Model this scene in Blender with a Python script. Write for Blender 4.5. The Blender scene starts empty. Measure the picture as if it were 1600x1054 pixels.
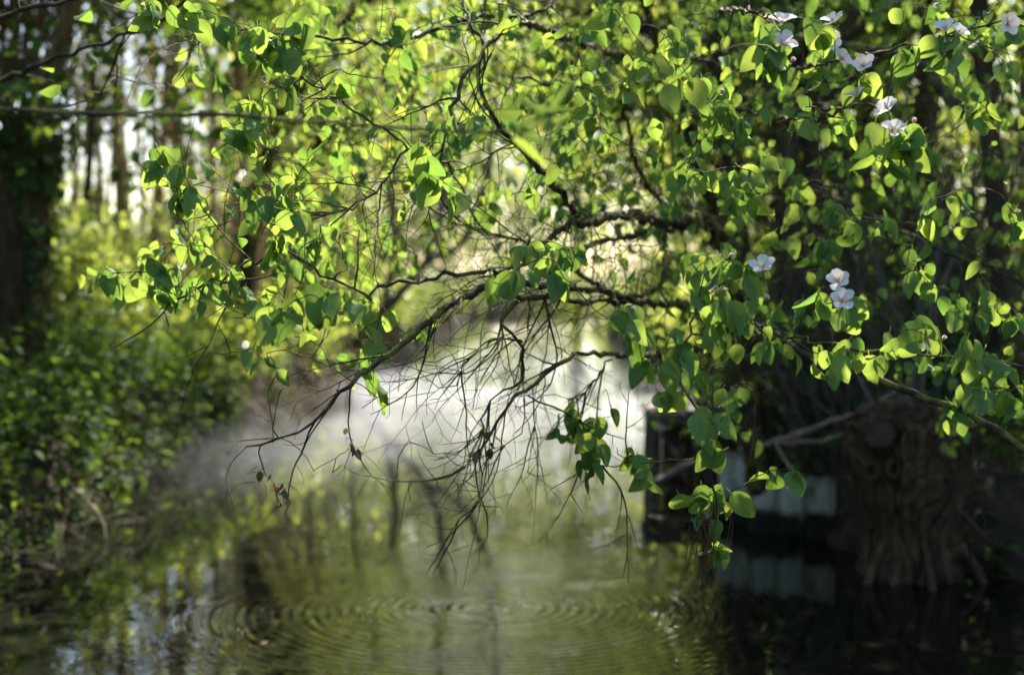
import bpy, math, random
import numpy as np
from mathutils import Vector, noise as mnoise
RNG = np.random.default_rng(7)
random.seed(7)
C = bpy.context.scene
col = C.collection

# ------------------------------------------------------------------ camera
CAM = np.array([0.0, 0.0, 1.6]); FPX = 2222.0
PITCH = math.atan((527 - 430) / FPX)
FWD = np.array([0, math.cos(PITCH), -math.sin(PITCH)]); UP = np.array([0, math.sin(PITCH), math.cos(PITCH)])
RIGHT = np.array([1.0, 0, 0])
cd = bpy.data.cameras.new("camera"); cam = bpy.data.objects.new("camera", cd); col.objects.link(cam)
cam.location = CAM; cam.rotation_euler = (math.radians(90) - PITCH, 0, 0)
cd.sensor_width = 36; cd.lens = 50; cd.clip_start = 0.05; cd.clip_end = 600
cd.dof.use_dof = True; cd.dof.focus_distance = 3.55; cd.dof.aperture_fstop = 2.0; cd.dof.aperture_blades = 0
C.camera = cam
# ------------------------------------------------------------------ sky, sun, exposure
SUN_EL, SUN_ROT = math.radians(46), math.radians(16)      # behind the scene, a little to the right
w = bpy.data.worlds.new("World"); C.world = w; w.use_nodes = True
nt = w.node_tree; bg = nt.nodes['Background']
sky = nt.nodes.new('ShaderNodeTexSky'); sky.sky_type = 'NISHITA'; sky.sun_disc = False
sky.sun_elevation = SUN_EL; sky.sun_rotation = SUN_ROT; sky.air_density = 1.0; sky.dust_density = 1.5
nt.links.new(sky.outputs[0], bg.inputs[0]); bg.inputs[1].default_value = 0.09
sd = bpy.data.lights.new("sun", 'SUN'); sd.energy = 5.0; sd.angle = math.radians(0.5); sd.color = (1.0, 0.93, 0.8)
sun = bpy.data.objects.new("sun", sd); col.objects.link(sun)
sv = Vector((math.sin(SUN_ROT) * math.cos(SUN_EL), math.cos(SUN_ROT) * math.cos(SUN_EL), math.sin(SUN_EL)))
sun.rotation_euler = sv.to_track_quat('Z', 'Y').to_euler()
C.view_settings.view_transform = 'Standard'; C.view_settings.look = 'None'
C.view_settings.exposure = 2.02; C.view_settings.gamma = 1
cy = C.cycles
cy.max_bounces = 8; cy.diffuse_bounces = 4; cy.glossy_bounces = 3; cy.transmission_bounces = 6; cy.volume_bounces = 1
cy.use_denoising = True; cy.use_adaptive_sampling = True; cy.adaptive_threshold = 0.02
cy.caustics_reflective = False; cy.caustics_refractive = False; cy.sample_clamp_indirect = 6
cy.volume_step_rate = 1.5; cy.volume_max_steps = 64

# ------------------------------------------------------------------ helpers
def P(px, py, d):
    return CAM + d * (RIGHT * (px - 800) / FPX + FWD + UP * (527 - py) / FPX)

def tag(o, label, cat, group=None, kind=None):
    if label: o['label'] = label
    if cat: o['category'] = cat
    if group: o['group'] = group
    if kind: o['kind'] = kind
    return o

def empty(name, loc, label, cat, group=None):
    o = bpy.data.objects.new(name, None); col.objects.link(o); o.location = [float(v) for v in loc]
    o.empty_display_size = 0.1
    return tag(o, label, cat, group)

class MB:
    """collects pieces of ONE mesh"""
    def __init__(s): s.V = []; s.F = []; s.T = []; s.U = []; s.n = 0; s.M = []
    def add(s, v, f, tint=0.5, uv=None, mat=0):
        v = np.asarray(v, float); f = np.asarray(f, np.int64)
        s.V.append(v); s.F.append(f + s.n); s.M.append(np.full(len(f), mat, np.int32))
        s.T.append(np.broadcast_to(np.asarray(tint, float), (len(v),)).copy())
        s.U.append(np.zeros((len(v), 2)) if uv is None else uv); s.n += len(v)
    def build(s, name, mats, parent=None, smooth=True, origin=None):
        V = np.concatenate(s.V); T = np.concatenate(s.T); U = np.concatenate(s.U); M = np.concatenate(s.M)
        off = np.zeros(3)
        if parent is not None:
            p = parent
            while p is not None: off = off + np.array(p.location); p = p.parent
        elif origin is not None: off = np.asarray(origin, float)
        me = bpy.data.meshes.new(name)
        me.vertices.add(len(V)); me.vertices.foreach_set('co', (V - off).astype(np.float32).ravel())
        loops = np.concatenate([f.ravel() for f in s.F]); tot = np.concatenate([np.full(len(f), f.shape[1]) for f in s.F])
        st = np.concatenate([[0], np.cumsum(tot)[:-1]])
        me.loops.add(len(loops)); me.loops.foreach_set('vertex_index', loops.astype(np.int32))
        me.polygons.add(len(tot)); me.polygons.foreach_set('loop_start', st.astype(np.int32))
        me.polygons.foreach_set('loop_total', tot.astype(np.int32))
        me.polygons.foreach_set('material_index', M)
        me.polygons.foreach_set('use_smooth', np.full(len(tot), smooth))
        a = me.attributes.new('tint', 'FLOAT', 'POINT'); a.data.foreach_set('value', T.astype(np.float32))
        uvl = me.uv_layers.new(name='UVMap'); uvl.data.foreach_set('uv', U[loops].astype(np.float32).ravel())
        me.update(calc_edges=True); me.validate()
        for m in (mats if isinstance(mats, (list, tuple)) else [mats]): me.materials.append(m)
        o = bpy.data.objects.new(name, me); col.objects.link(o)
        if parent is not None: o.parent = parent
        elif origin is not None: o.location = [float(v) for v in origin]
        return o

def unit(a):
    a = np.asarray(a, float); return a / np.maximum(np.linalg.norm(a, axis=-1, keepdims=True), 1e-9)

def smooth_path(pts, step=0.05, jit=0.0):
    """Catmull-Rom through pts (N,k) -> dense points; column 3 is the radius"""
    pts = np.asarray(pts, float); p = np.vstack([2 * pts[0] - pts[1], pts, 2 * pts[-1] - pts[-2]]); out = []
    for i in range(1, len(p) - 2):
        L = np.linalg.norm(p[i + 1][:3] - p[i][:3]); n = max(2, int(L / step)); t = np.linspace(0, 1, n, endpoint=False)[:, None]
        out.append(0.5 * ((2 * p[i]) + (-p[i-1] + p[i+1]) * t + (2*p[i-1] - 5*p[i] + 4*p[i+1] - p[i+2]) * t**2 + (-p[i-1] + 3*p[i] - 3*p[i+1] + p[i+2]) * t**3))
    out.append(p[-2][None]); q = np.vstack(out)
    if jit:
        j = RNG.normal(0, jit, (len(q), 3)); j[0] = 0
        q[:, :3] += j + np.cumsum(RNG.normal(0, jit * .35, (len(q), 3)), 0) * np.linspace(0, 1, len(q))[:, None] * .5
    return q

def tube(mb, pts, rad, k=6, tint=0.5, lump=0.0, cap=True, mat=0):
    pts = np.asarray(pts, float); n = len(pts); rad = np.broadcast_to(np.asarray(rad, float), (n,))
    if n < 2: return
    tg = unit(np.gradient(pts, axis=0)); nrm = np.zeros((n, 3))
    a = np.array([0.31, 0.17, 1.0]) if abs(tg[0][2]) < .8 else np.array([1.0, .2, .1])
    u = unit(np.cross(tg[0], a))
    for i in range(n):
        u = unit(u - tg[i] * np.dot(u, tg[i])); nrm[i] = u
    bn = np.cross(tg, nrm); th = np.linspace(0, 2 * np.pi, k, endpoint=False)
    R = rad[:, None] * np.ones((n, k))
    if lump: R = R * (1 + RNG.normal(0, lump, (n, k)))
    V = pts[:, None] + R[..., None] * (np.cos(th)[None, :, None] * nrm[:, None] + np.sin(th)[None, :, None] * bn[:, None])
    idx = np.arange(n * k).reshape(n, k); i0 = idx[:-1]; i1 = idx[1:]
    F = np.stack([i0, np.roll(i0, -1, 1), np.roll(i1, -1, 1), i1], -1).reshape(-1, 4)
    L = np.concatenate([[0], np.cumsum(np.linalg.norm(np.diff(pts, axis=0), axis=1))])
    uv = np.stack([np.broadcast_to(th / 6.283, (n, k)), np.broadcast_to(L[:, None], (n, k))], -1).reshape(-1, 2)
    mb.add(V.reshape(-1, 3), F, tint, uv, mat)
    if cap:
        c = np.vstack([V[-1], pts[-1][None]]); f = np.array([[i, (i + 1) % k, k] for i in range(k)]); mb.add(c, f, tint, None, mat)
        c = np.vstack([V[0], pts[0][None]]); f = np.array([[(i + 1) % k, i, k] for i in range(k)]); mb.add(c, f, tint, None, mat)

def box(mb, lo, hi, rot=0.0, centre=None, tint=.5, mat=0, jitter=0.0):
    lo = np.array(lo, float); hi = np.array(hi, float)
    v = np.array([[x, y, z] for x in (lo[0], hi[0]) for y in (lo[1], hi[1]) for z in (lo[2], hi[2])])
    if jitter: v = v + RNG.normal(0, jitter, v.shape)
    if rot:
        c = (lo + hi) / 2 if centre is None else np.array(centre); d = v - c; cs, sn = math.cos(rot), math.sin(rot)
        v = c + np.stack([d[:, 0] * cs - d[:, 1] * sn, d[:, 0] * sn + d[:, 1] * cs, d[:, 2]], -1)
    mb.add(v, [[0,1,3,2],[4,6,7,5],[0,4,5,1],[2,3,7,6],[0,2,6,4],[1,5,7,3]], tint, None, mat)

# leaf templates ---------------------------------------------------
def leaf_template(rows, cols, wid, fold, droop, twist, serr=0.0, tipw=1.0, petiole=True):
    V, U = [], []
    for t in rows:
        ww = wid * (.96 * math.sin(math.pi * t ** 0.76) ** 0.74 if 0 < t < 1 else 0.0)
        for c in cols:
            x = ww * c; z = -abs(c) * ww * fold * -1 - droop * t * t + math.sin(t * 9 + c * 2.3 + twist * 7) * serr
            a = twist * t; V.append([x * math.cos(a) - z * math.sin(a) * .5, t, z + x * math.sin(a)]); U.append([c * .5 + .5, t])
    nr, nc = len(rows), len(cols); F = [[i*nc+j, i*nc+j+1, (i+1)*nc+j+1, (i+1)*nc+j] for i in range(nr-1) for j in range(nc-1)]
    F = np.array(F); V = np.array(V); U = np.array(U)
    if petiole:
        n = len(V); pv = np.array([[-.012, -.22, .03], [.012, -.22, .03], [.012, 0, 0], [-.012, 0, 0]])
        V = np.vstack([V, pv]); U = np.vstack([U, [[.5, 0]] * 4]); F = np.vstack([F, [[n, n+1, n+2, n+3]]])
    return V, F, U
NEAR = [leaf_template([0, .03, .10, .22, .36, .5, .64, .78, .89, .965, 1], [-1, -.5, 0, .5, 1], w_, f_, d_, t_, s_)
        for w_, f_, d_, t_, s_ in ((.36, .3, .2, .15, .012), (.40, .15, .32, -.2, .02), (.33, .5, .1, .3, .015), (.38, .25, .45, -.35, .02), (.35, .7, .25, 0., .02), (.40, .1, .05, .1, .018), (.27, .35, .35, .5, .02), (.44, .3, .55, -.1, .03), (.30, 1.1, .15, .2, .02), (.34, -.35, -.25, .4, .03))]
MID = [leaf_template([0, .2, .5, .8, 1], [-1, 0, 1], w_, f_, d_, t_, 0, petiole=False)
       for w_, f_, d_, t_ in ((.36, .3, .2, .15), (.40, .15, .4, -.3), (.34, .6, .1, .3))]
FAR = [leaf_template([0, .45, 1], [-1, 0, 1], w_, f_, d_, 0, 0, petiole=False) for w_, f_, d_ in ((.34, .3, .25), (.4, .1, .1))]
NARROW = [leaf_template([0, .1, .3, .6, .85, 1], [-1, 0, 1], w_, .4, d_, t_, 0, petiole=False) for w_, d_, t_ in ((.12, .2, .3), (.14, .35, -.3))]
def nettle_t():  # toothed pointed leaf
    return [leaf_template([0, .12, .3, .6, .85, 1], [-1, 0, 1], w_, .3, d_, .1, 0, petiole=False) for w_, d_ in ((.24, .4), (.2, .25))]
NET = nettle_t()

def scatter(mb, temps, loc, axis, normal, size, tint):
    """place leaf templates: blade axis (y) along axis, face along normal"""
    loc = np.asarray(loc); a = unit(axis); nn = unit(normal - a * np.sum(normal * a, -1, keepdims=True)); x = np.cross(a, nn)
    M = np.stack([x, a, nn], -1) * size[:, None, None]; pick = RNG.integers(0, len(temps), len(loc))
    for k, (TV, TF, TU) in enumerate(temps):
        s = np.where(pick == k)[0]
        if not len(s): continue
        V = np.einsum('nij,vj->nvi', M[s], TV) + loc[s][:, None]
        F = (TF[None] + (np.arange(len(s)) * len(TV))[:, None, None]).reshape(-1, 4)
        mb.add(V.reshape(-1, 3), F, np.repeat(tint[s], len(TV)), np.tile(TU, (len(s), 1)))

def rnd_dir(n): return unit(RNG.normal(size=(n, 3)))
def hang_leaves(mb, temps, loc, smin, smax, down=.8, spread=1.0, face=None, tint=(0, 1)):
    n = len(loc); ax = rnd_dir(n) * spread + np.array([0, 0, -down]); nm = rnd_dir(n)
    if face is not None: nm = nm + np.asarray(face)
    scatter(mb, temps, loc, ax, nm, RNG.uniform(smin, smax, n), RNG.uniform(tint[0], tint[1], n))

# ------------------------------------------------------------------ materials
def new_mat(name):
    m = bpy.data.materials.new(name); m.use_nodes = True; n = m.node_tree
    for x in list(n.nodes): n.nodes.remove(x)
    out = n.nodes.new('ShaderNodeOutputMaterial'); return m, n, out
def nd(n, t, **k):
    x = n.nodes.new(t)
    for a, b in k.items(): setattr(x, a, b)
    return x
def ramp(n, fac, stops):
    r = nd(n, 'ShaderNodeValToRGB'); e = r.color_ramp.elements
    while len(e) < len(stops): e.new(.5)
    for i, (p, c_) in enumerate(stops): e[i].position = p; e[i].color = (*c_, 1)
    n.links.new(fac, r.inputs[0]); return r.outputs[0]
def math_n(n, op, a, b=None, c_=None):
    x = nd(n, 'ShaderNodeMath', operation=op)
    for i, v in enumerate((a, b, c_)):
        if v is None: continue
        if hasattr(v, 'is_linked'): n.links.new(v, x.inputs[i])
        else: x.inputs[i].default_value = v
    return x.outputs[0]
def leaf_mat(name, stops, trans, tw=.45, rough=.5, veins=False, spec=.35):
    m, n, out = new_mat(name)
    at = nd(n, 'ShaderNodeAttribute', attribute_name='tint')
    geo = nd(n, 'ShaderNodeNewGeometry')
    nz = nd(n, 'ShaderNodeTexNoise'); nz.inputs['Scale'].default_value = 30 if veins else 6
    tc = nd(n, 'ShaderNodeTexCoord'); n.links.new(tc.outputs['Object'], nz.inputs['Vector'])
    f = math_n(n, 'MULTIPLY_ADD', nz.outputs[0], .35, math_n(n, 'SUBTRACT', at.outputs['Fac'], .17))
    c1 = ramp(n, f, stops)
    tcol = nd(n, 'ShaderNodeMixRGB', blend_type='MULTIPLY'); tcol.inputs[0].default_value = 1
    n.links.new(ramp(n, f, [(0, trans[0]), (1, trans[1])]), tcol.inputs[1]); tcol.inputs[2].default_value = (1, 1, 1, 1)
    b = nd(n, 'ShaderNodeBsdfPrincipled'); b.inputs['Roughness'].default_value = rough; b.inputs['Specular IOR Level'].default_value = spec
    if veins:
        uv = nd(n, 'ShaderNodeUVMap'); sp = nd(n, 'ShaderNodeSeparateXYZ'); n.links.new(uv.outputs[0], sp.inputs[0])
        au = math_n(n, 'ABSOLUTE', math_n(n, 'SUBTRACT', sp.outputs[0], .5))
        mid = math_n(n, 'LESS_THAN', au, .022)
        fr = math_n(n, 'FRACT', math_n(n, 'MULTIPLY', math_n(n, 'SUBTRACT', sp.outputs[1], math_n(n, 'MULTIPLY', au, .55)), 8))
        sid = math_n(n, 'LESS_THAN', fr, .10)
        vv = math_n(n, 'MAXIMUM', mid, math_n(n, 'MULTIPLY', sid, .5))
        mx = nd(n, 'ShaderNodeMixRGB', blend_type='MIX'); n.links.new(math_n(n, 'MULTIPLY', vv, .6), mx.inputs[0]); n.links.new(c1, mx.inputs[1]); mx.inputs[2].default_value = (.26, .38, .12, 1)
        c1 = mx.outputs[0]
        dk = nd(n, 'ShaderNodeMixRGB', blend_type='MULTIPLY'); n.links.new(math_n(n, 'MULTIPLY', vv, .5), dk.inputs[0]); n.links.new(tcol.outputs[0], dk.inputs[1]); dk.inputs[2].default_value = (.45, .5, .35, 1)
        tco = dk.outputs[0]
        bp = nd(n, 'ShaderNodeBump'); bp.inputs['Strength'].default_value = .5; bp.inputs['Distance'].default_value = .0015
        hh = math_n(n, 'ADD', math_n(n, 'MULTIPLY', vv, -1), nz.outputs[0])
        n.links.new(hh, bp.inputs['Height']); n.links.new(bp.outputs[0], b.inputs['Normal'])
    else: tco = tcol.outputs[0]
    # paler downy underside
    un = nd(n, 'ShaderNodeMixRGB', blend_type='MIX'); n.links.new(math_n(n, 'MULTIPLY', geo.outputs['Backfacing'], .3), un.inputs[0])
    n.links.new(c1, un.inputs[1]); un.inputs[2].default_value = (.2, .3, .16, 1)
    n.links.new(un.outputs[0], b.inputs['Base Color'])
    t = nd(n, 'ShaderNodeBsdfTranslucent'); n.links.new(tco, t.inputs['Color'])
    mix = nd(n, 'ShaderNodeMixShader'); mix.inputs[0].default_value = tw
    n.links.new(b.outputs[0], mix.inputs[1]); n.links.new(t.outputs[0], mix.inputs[2]); n.links.new(mix.outputs[0], out.inputs[0]); return m
def bark_mat(name, c0, c1, moss=None, scale=18, stretch=(1, 1, .25), bump=.6, dist=.01, mossamt=.5, mscale=9, rough=.85):
    m, n, out = new_mat(name); tc = nd(n, 'ShaderNodeTexCoord'); mp = nd(n, 'ShaderNodeMapping'); mp.inputs['Scale'].default_value = stretch
    n.links.new(tc.outputs['Object'], mp.inputs[0]); nz = nd(n, 'ShaderNodeTexNoise'); nz.inputs['Scale'].default_value = scale; nz.inputs['Detail'].default_value = 6
    nz.inputs['Roughness'].default_value = .65
    n.links.new(mp.outputs[0], nz.inputs['Vector']); c = ramp(n, nz.outputs[0], [(.3, c0), (.7, c1)])
    if moss:
        n2 = nd(n, 'ShaderNodeTexNoise'); n2.inputs['Scale'].default_value = mscale; n2.inputs['Detail'].default_value = 5; n.links.new(tc.outputs['Object'], n2.inputs['Vector'])
        f = ramp(n, n2.outputs[0], [(mossamt, (0, 0, 0)), (mossamt + .12, (1, 1, 1))])
        mx = nd(n, 'ShaderNodeMixRGB'); n.links.new(f, mx.inputs[0]); n.links.new(c, mx.inputs[1]); mx.inputs[2].default_value = (*moss, 1); c = mx.outputs[0]
    b = nd(n, 'ShaderNodeBsdfPrincipled'); b.inputs['Roughness'].default_value = rough; b.inputs['Specular IOR Level'].default_value = .25
    n.links.new(c, b.inputs['Base Color']); bp = nd(n, 'ShaderNodeBump'); bp.inputs['Strength'].default_value = bump; bp.inputs['Distance'].default_value = dist
    n.links.new(nz.outputs[0], bp.inputs['Height']); n.links.new(bp.outputs[0], b.inputs['Normal']); n.links.new(b.outputs[0], out.inputs[0]); return m

M_QUINCE = leaf_mat('quince_leaf', [(0, (.08, .17, .05)), (.5, (.12, .24, .075)), (1, (.17, .31, .1))], ((.2, .36, .05), (.46, .58, .08)), .42, .62, True, .2)
M_BGLEAF = leaf_mat('fresh_leaf', [(0, (.07, .14, .03)), (.5, (.12, .2, .045)), (1, (.18, .26, .07))], ((.37, .46, .06), (.64, .7, .14)), .5, .32)
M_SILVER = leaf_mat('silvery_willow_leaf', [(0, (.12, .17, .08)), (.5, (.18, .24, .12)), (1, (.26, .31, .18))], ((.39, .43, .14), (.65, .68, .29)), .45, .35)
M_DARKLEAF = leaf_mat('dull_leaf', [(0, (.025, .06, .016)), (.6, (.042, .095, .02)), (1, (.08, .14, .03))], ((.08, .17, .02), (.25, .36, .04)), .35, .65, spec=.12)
M_NETTLE = leaf_mat('nettle_leaf', [(0, (.045, .11, .02)), (.6, (.08, .17, .03)), (1, (.13, .23, .05))], ((.22, .36, .03), (.55, .6, .06)), .4, .6, spec=.2)
M_IVY = leaf_mat('ivy_leaf', [(0, (.02, .05, .012)), (1, (.06, .12, .025))], ((.06, .14, .01), (.14, .26, .02)), .25, .45, spec=.3)
M_DEAD = leaf_mat('dead_leaf', [(0, (.06, .04, .025)), (1, (.2, .13, .07))], ((.15, .08, .03), (.3, .18, .08)), .25, .7)
M_LIMB = bark_mat('lichened_quince_bark', (.025, .02, .015), (.09, .07, .045), (.17, .155, .04), 40, (1, 1, 1), .9, .008, .47, 14)
M_TWIG = bark_mat('twig_bark', (.03, .024, .018), (.085, .065, .045), (.12, .12, .05), 60, (1, 1, 1), .4, .002, .62, 20)
M_PALE = bark_mat('pale_bark', (.2, .14, .08), (.42, .31, .18), (.16, .17, .06), 8, (1, 1, .2), .5, .02, .6, 2)
M_DARKBARK = bark_mat('dark_bark', (.035, .026, .018), (.13, .09, .06), (.05, .07, .02), 14, (1, 1, .2), 1, .03, .58, 4)
M_REDTWIG = bark_mat('osier_bark', (.2, .125, .075), (.38, .25, .15), None, 12, (1, 1, .3), .2, .004)
M_BARK = bark_mat('willow_bark', (.03, .019, .011), (.22, .14, .08), (.05, .06, .02), 26, (1, 1, .14), 1, .05, .62, 7)
M_WOOD = bark_mat('weathered_board', (.16, .14, .12), (.34, .31, .27), (.08, .09, .05), 14, (.3, 3, 3), .5, .006, .6, 5, .6)
M_POST = bark_mat('wet_timber', (.07, .06, .05), (.2, .17, .14), (.07, .09, .04), 20, (1, 1, .2), .6, .006, .6, 6, .6)
M_STRAW = bark_mat('dry_stem', (.2, .15, .1), (.38, .3, .2), None, 20, (1, 1, 1), .2, .002)
M_CUT = bark_mat('sawn_willow_end', (.02, .015, .01), (.09, .06, .035), (.012, .011, .009), 14, (1, 1, 1), .7, .012, .5, 6)
M_CEMENT = bark_mat('fibre_cement', (.42, .4, .35), (.62, .6, .53), (.16, .17, .12), 26, (1, 1, .5), .35, .004, .55, 5, .8)
def stain_and_shade(m):   # dark wet algae band above the waterline, plus shade painted across the corrugations
    n = m.node_tree; b = [x for x in n.nodes if x.type == 'BSDF_PRINCIPLED'][0]; src = b.inputs['Base Color'].links[0].from_socket
    g = nd(n, 'ShaderNodeNewGeometry'); sp = nd(n, 'ShaderNodeSeparateXYZ'); n.links.new(g.outputs['Position'], sp.inputs[0]); nz = nd(n, 'ShaderNodeTexNoise'); nz.inputs['Scale'].default_value = 5; n.links.new(g.outputs['Position'], nz.inputs['Vector'])
    f = math_n(n, 'SUBTRACT', sp.outputs[2], math_n(n, 'MULTIPLY', nz.outputs[0], .28)); r = ramp(n, f, [(0.0, (1, 1, 1)), (.05, (0, 0, 0))])
    at = nd(n, 'ShaderNodeAttribute', attribute_name='tint'); rib_shade = nd(n, 'ShaderNodeMixRGB', blend_type='MULTIPLY'); rib_shade.inputs[0].default_value = 1; n.links.new(src, rib_shade.inputs[1]); n.links.new(ramp(n, at.outputs['Fac'], [(0, (.62, .62, .58)), (1, (1, 1, 1))]), rib_shade.inputs[2])  # tint multiplies painted shade into the colour of each corrugation
    mx = nd(n, 'ShaderNodeMixRGB'); n.links.new(r, mx.inputs[0]); n.links.new(rib_shade.outputs[0], mx.inputs[1]); mx.inputs[2].default_value = (.02, .022, .015, 1); n.links.new(mx.outputs[0], b.inputs['Base Color'])
stain_and_shade(M_CEMENT)
M_SOIL = bark_mat('soil', (.025, .018, .012), (.09, .065, .045), (.05, .06, .02), 7, (1, 1, 1), 1, .05, .55, 2.2, .9)
def petal_mat():
    m, n, out = new_mat('quince_petal'); at = nd(n, 'ShaderNodeAttribute', attribute_name='tint')
    c = ramp(n, at.outputs['Fac'], [(0, (.78, .42, .47)), (.35, (.82, .68, .68)), (1, (.85, .8, .78))])
    b = nd(n, 'ShaderNodeBsdfPrincipled'); b.inputs['Roughness'].default_value = .6; n.links.new(c, b.inputs['Base Color'])
    t = nd(n, 'ShaderNodeBsdfTranslucent'); n.links.new(c, t.inputs[0]); mx = nd(n, 'ShaderNodeMixShader'); mx.inputs[0].default_value = .3
    n.links.new(b.outputs[0], mx.inputs[1]); n.links.new(t.outputs[0], mx.inputs[2]); n.links.new(mx.outputs[0], out.inputs[0]); return m
M_PETAL = petal_mat()
M_STAMEN = bark_mat('stamen', (.5, .4, .1), (.6, .5, .2), None)

def water_mat():
    m, n, out = new_mat('stream_water'); tc = nd(n, 'ShaderNodeTexCoord'); b = nd(n, 'ShaderNodeBsdfPrincipled')
    b.inputs['Base Color'].default_value = (.008, .009, .006, 1); b.inputs['Roughness'].default_value = .008; b.inputs['IOR'].default_value = 1.33
    b.inputs['Specular IOR Level'].default_value = .5
    sp = nd(n, 'ShaderNodeSeparateXYZ'); n.links.new(tc.outputs['Object'], sp.inputs[0])
    hs = None
    for cx_, cy_, lam, R, amp in ((-.1, 6.8, .058, .72, .8), (-.1, 6.8, .095, .3, .35)):
        dx = math_n(n, 'SUBTRACT', sp.outputs[0], cx_); dy = math_n(n, 'SUBTRACT', sp.outputs[1], cy_)
        d2 = math_n(n, 'ADD', math_n(n, 'MULTIPLY', dx, dx), math_n(n, 'MULTIPLY', dy, dy)); d = math_n(n, 'SQRT', d2)
        wv = math_n(n, 'SINE', math_n(n, 'MULTIPLY', d, 6.2832 / lam))
        en = math_n(n, 'POWER', 2.718, math_n(n, 'MULTIPLY', math_n(n, 'POWER', math_n(n, 'DIVIDE', math_n(n, 'SUBTRACT', d, R), R * .75), 2), -1))
        h = math_n(n, 'MULTIPLY', math_n(n, 'MULTIPLY', wv, en), amp * .00075)
        hs = h if hs is None else math_n(n, 'ADD', hs, h)
    zm = nd(n, 'ShaderNodeTexNoise'); zm.inputs['Scale'].default_value = 2.3; n.links.new(tc.outputs['Object'], zm.inputs['Vector']); hs = math_n(n, 'MULTIPLY', hs, math_n(n, 'MULTIPLY', math_n(n, 'POWER', zm.outputs[0], 2), 3.6))
    mp = nd(n, 'ShaderNodeMapping'); mp.inputs['Scale'].default_value = (1.2, 1, 1); n.links.new(tc.outputs['Object'], mp.inputs[0])
    for sc, am in ((1.1, .0022), (5, .0006), (24, .00016)):
        z = nd(n, 'ShaderNodeTexNoise'); z.inputs['Scale'].default_value = sc; z.inputs['Detail'].default_value = 1; n.links.new(mp.outputs[0], z.inputs['Vector'])
        hs = math_n(n, 'ADD', hs, math_n(n, 'MULTIPLY', z.outputs[0], am))
    bp = nd(n, 'ShaderNodeBump'); bp.inputs['Strength'].default_value = 1; bp.inputs['Distance'].default_value = 1
    n.links.new(hs, bp.inputs['Height']); n.links.new(bp.outputs[0], b.inputs['Normal']); n.links.new(b.outputs[0], out.inputs[0]); return m

# ------------------------------------------------------------------ ground and stream
def CX(y): return -0.6 + 1.4 * np.clip(np.asarray(y, float) / 60, 0, 1.0) + np.clip((np.asarray(y, float) - 50) / 10, 0, 9) ** 2 * 1.5 + .12 * np.sin(np.asarray(y, float) * .5)
def HW(y): return 2.35 + .12 * np.sin(np.asarray(y, float) * 1.1 + 1) + .06 * np.sin(np.asarray(y, float) * 3.1)
def H(x, y):
    x = np.asarray(x, float); y = np.asarray(y, float)
    d = np.abs(x - CX(y)) - HW(y) - np.where(x > CX(y), 1.3 * np.clip((8.3 - y) / 1.6, 0, 1), 0)
    s = np.clip((d + .25) / .7, 0, 1); s = s * s * (3 - 2 * s)
    h = -.45 + s * .95 + .25 * np.clip(d / 4, 0, 1) + .9 * np.clip((d - 4) / 20, 0, 1)
    return h + (.05 * np.sin(x * 2.1 + y * .7) + .04 * np.sin(y * 2.9 - x * 1.3) + .025 * np.sin(x * 6.1) * np.sin(y * 5.3)) * s
def build_ground():
    xs = np.concatenate([np.linspace(-140, -14, 30), np.arange(-13.8, -5, .3), np.arange(-5, 6, .1), np.arange(6, 14, .3), np.linspace(14.2, 140, 30)])
    ys = np.concatenate([np.linspace(-60, -4, 14), np.arange(-3, 30, .15), np.arange(30, 70, .5), np.linspace(71, 260, 30)])
    X, Y = np.meshgrid(xs, ys); Z = H(X, Y); n, m = X.shape; mb = MB(); i = np.arange(n * m).reshape(n, m)
    F = np.stack([i[:-1, :-1], i[:-1, 1:], i[1:, 1:], i[1:, :-1]], -1).reshape(-1, 4)
    mb.add(np.stack([X, Y, Z], -1).reshape(-1, 3), F); o = mb.build('ground', M_SOIL); o['kind'] = 'structure'
    mb = MB(); mb.add([[-9, -60, 0], [30, -60, 0], [30, 100, 0], [-9, 100, 0]], [[0, 1, 2, 3]]); o = mb.build('water', water_mat(), smooth=False); o['kind'] = 'structure'
build_ground()

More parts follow.
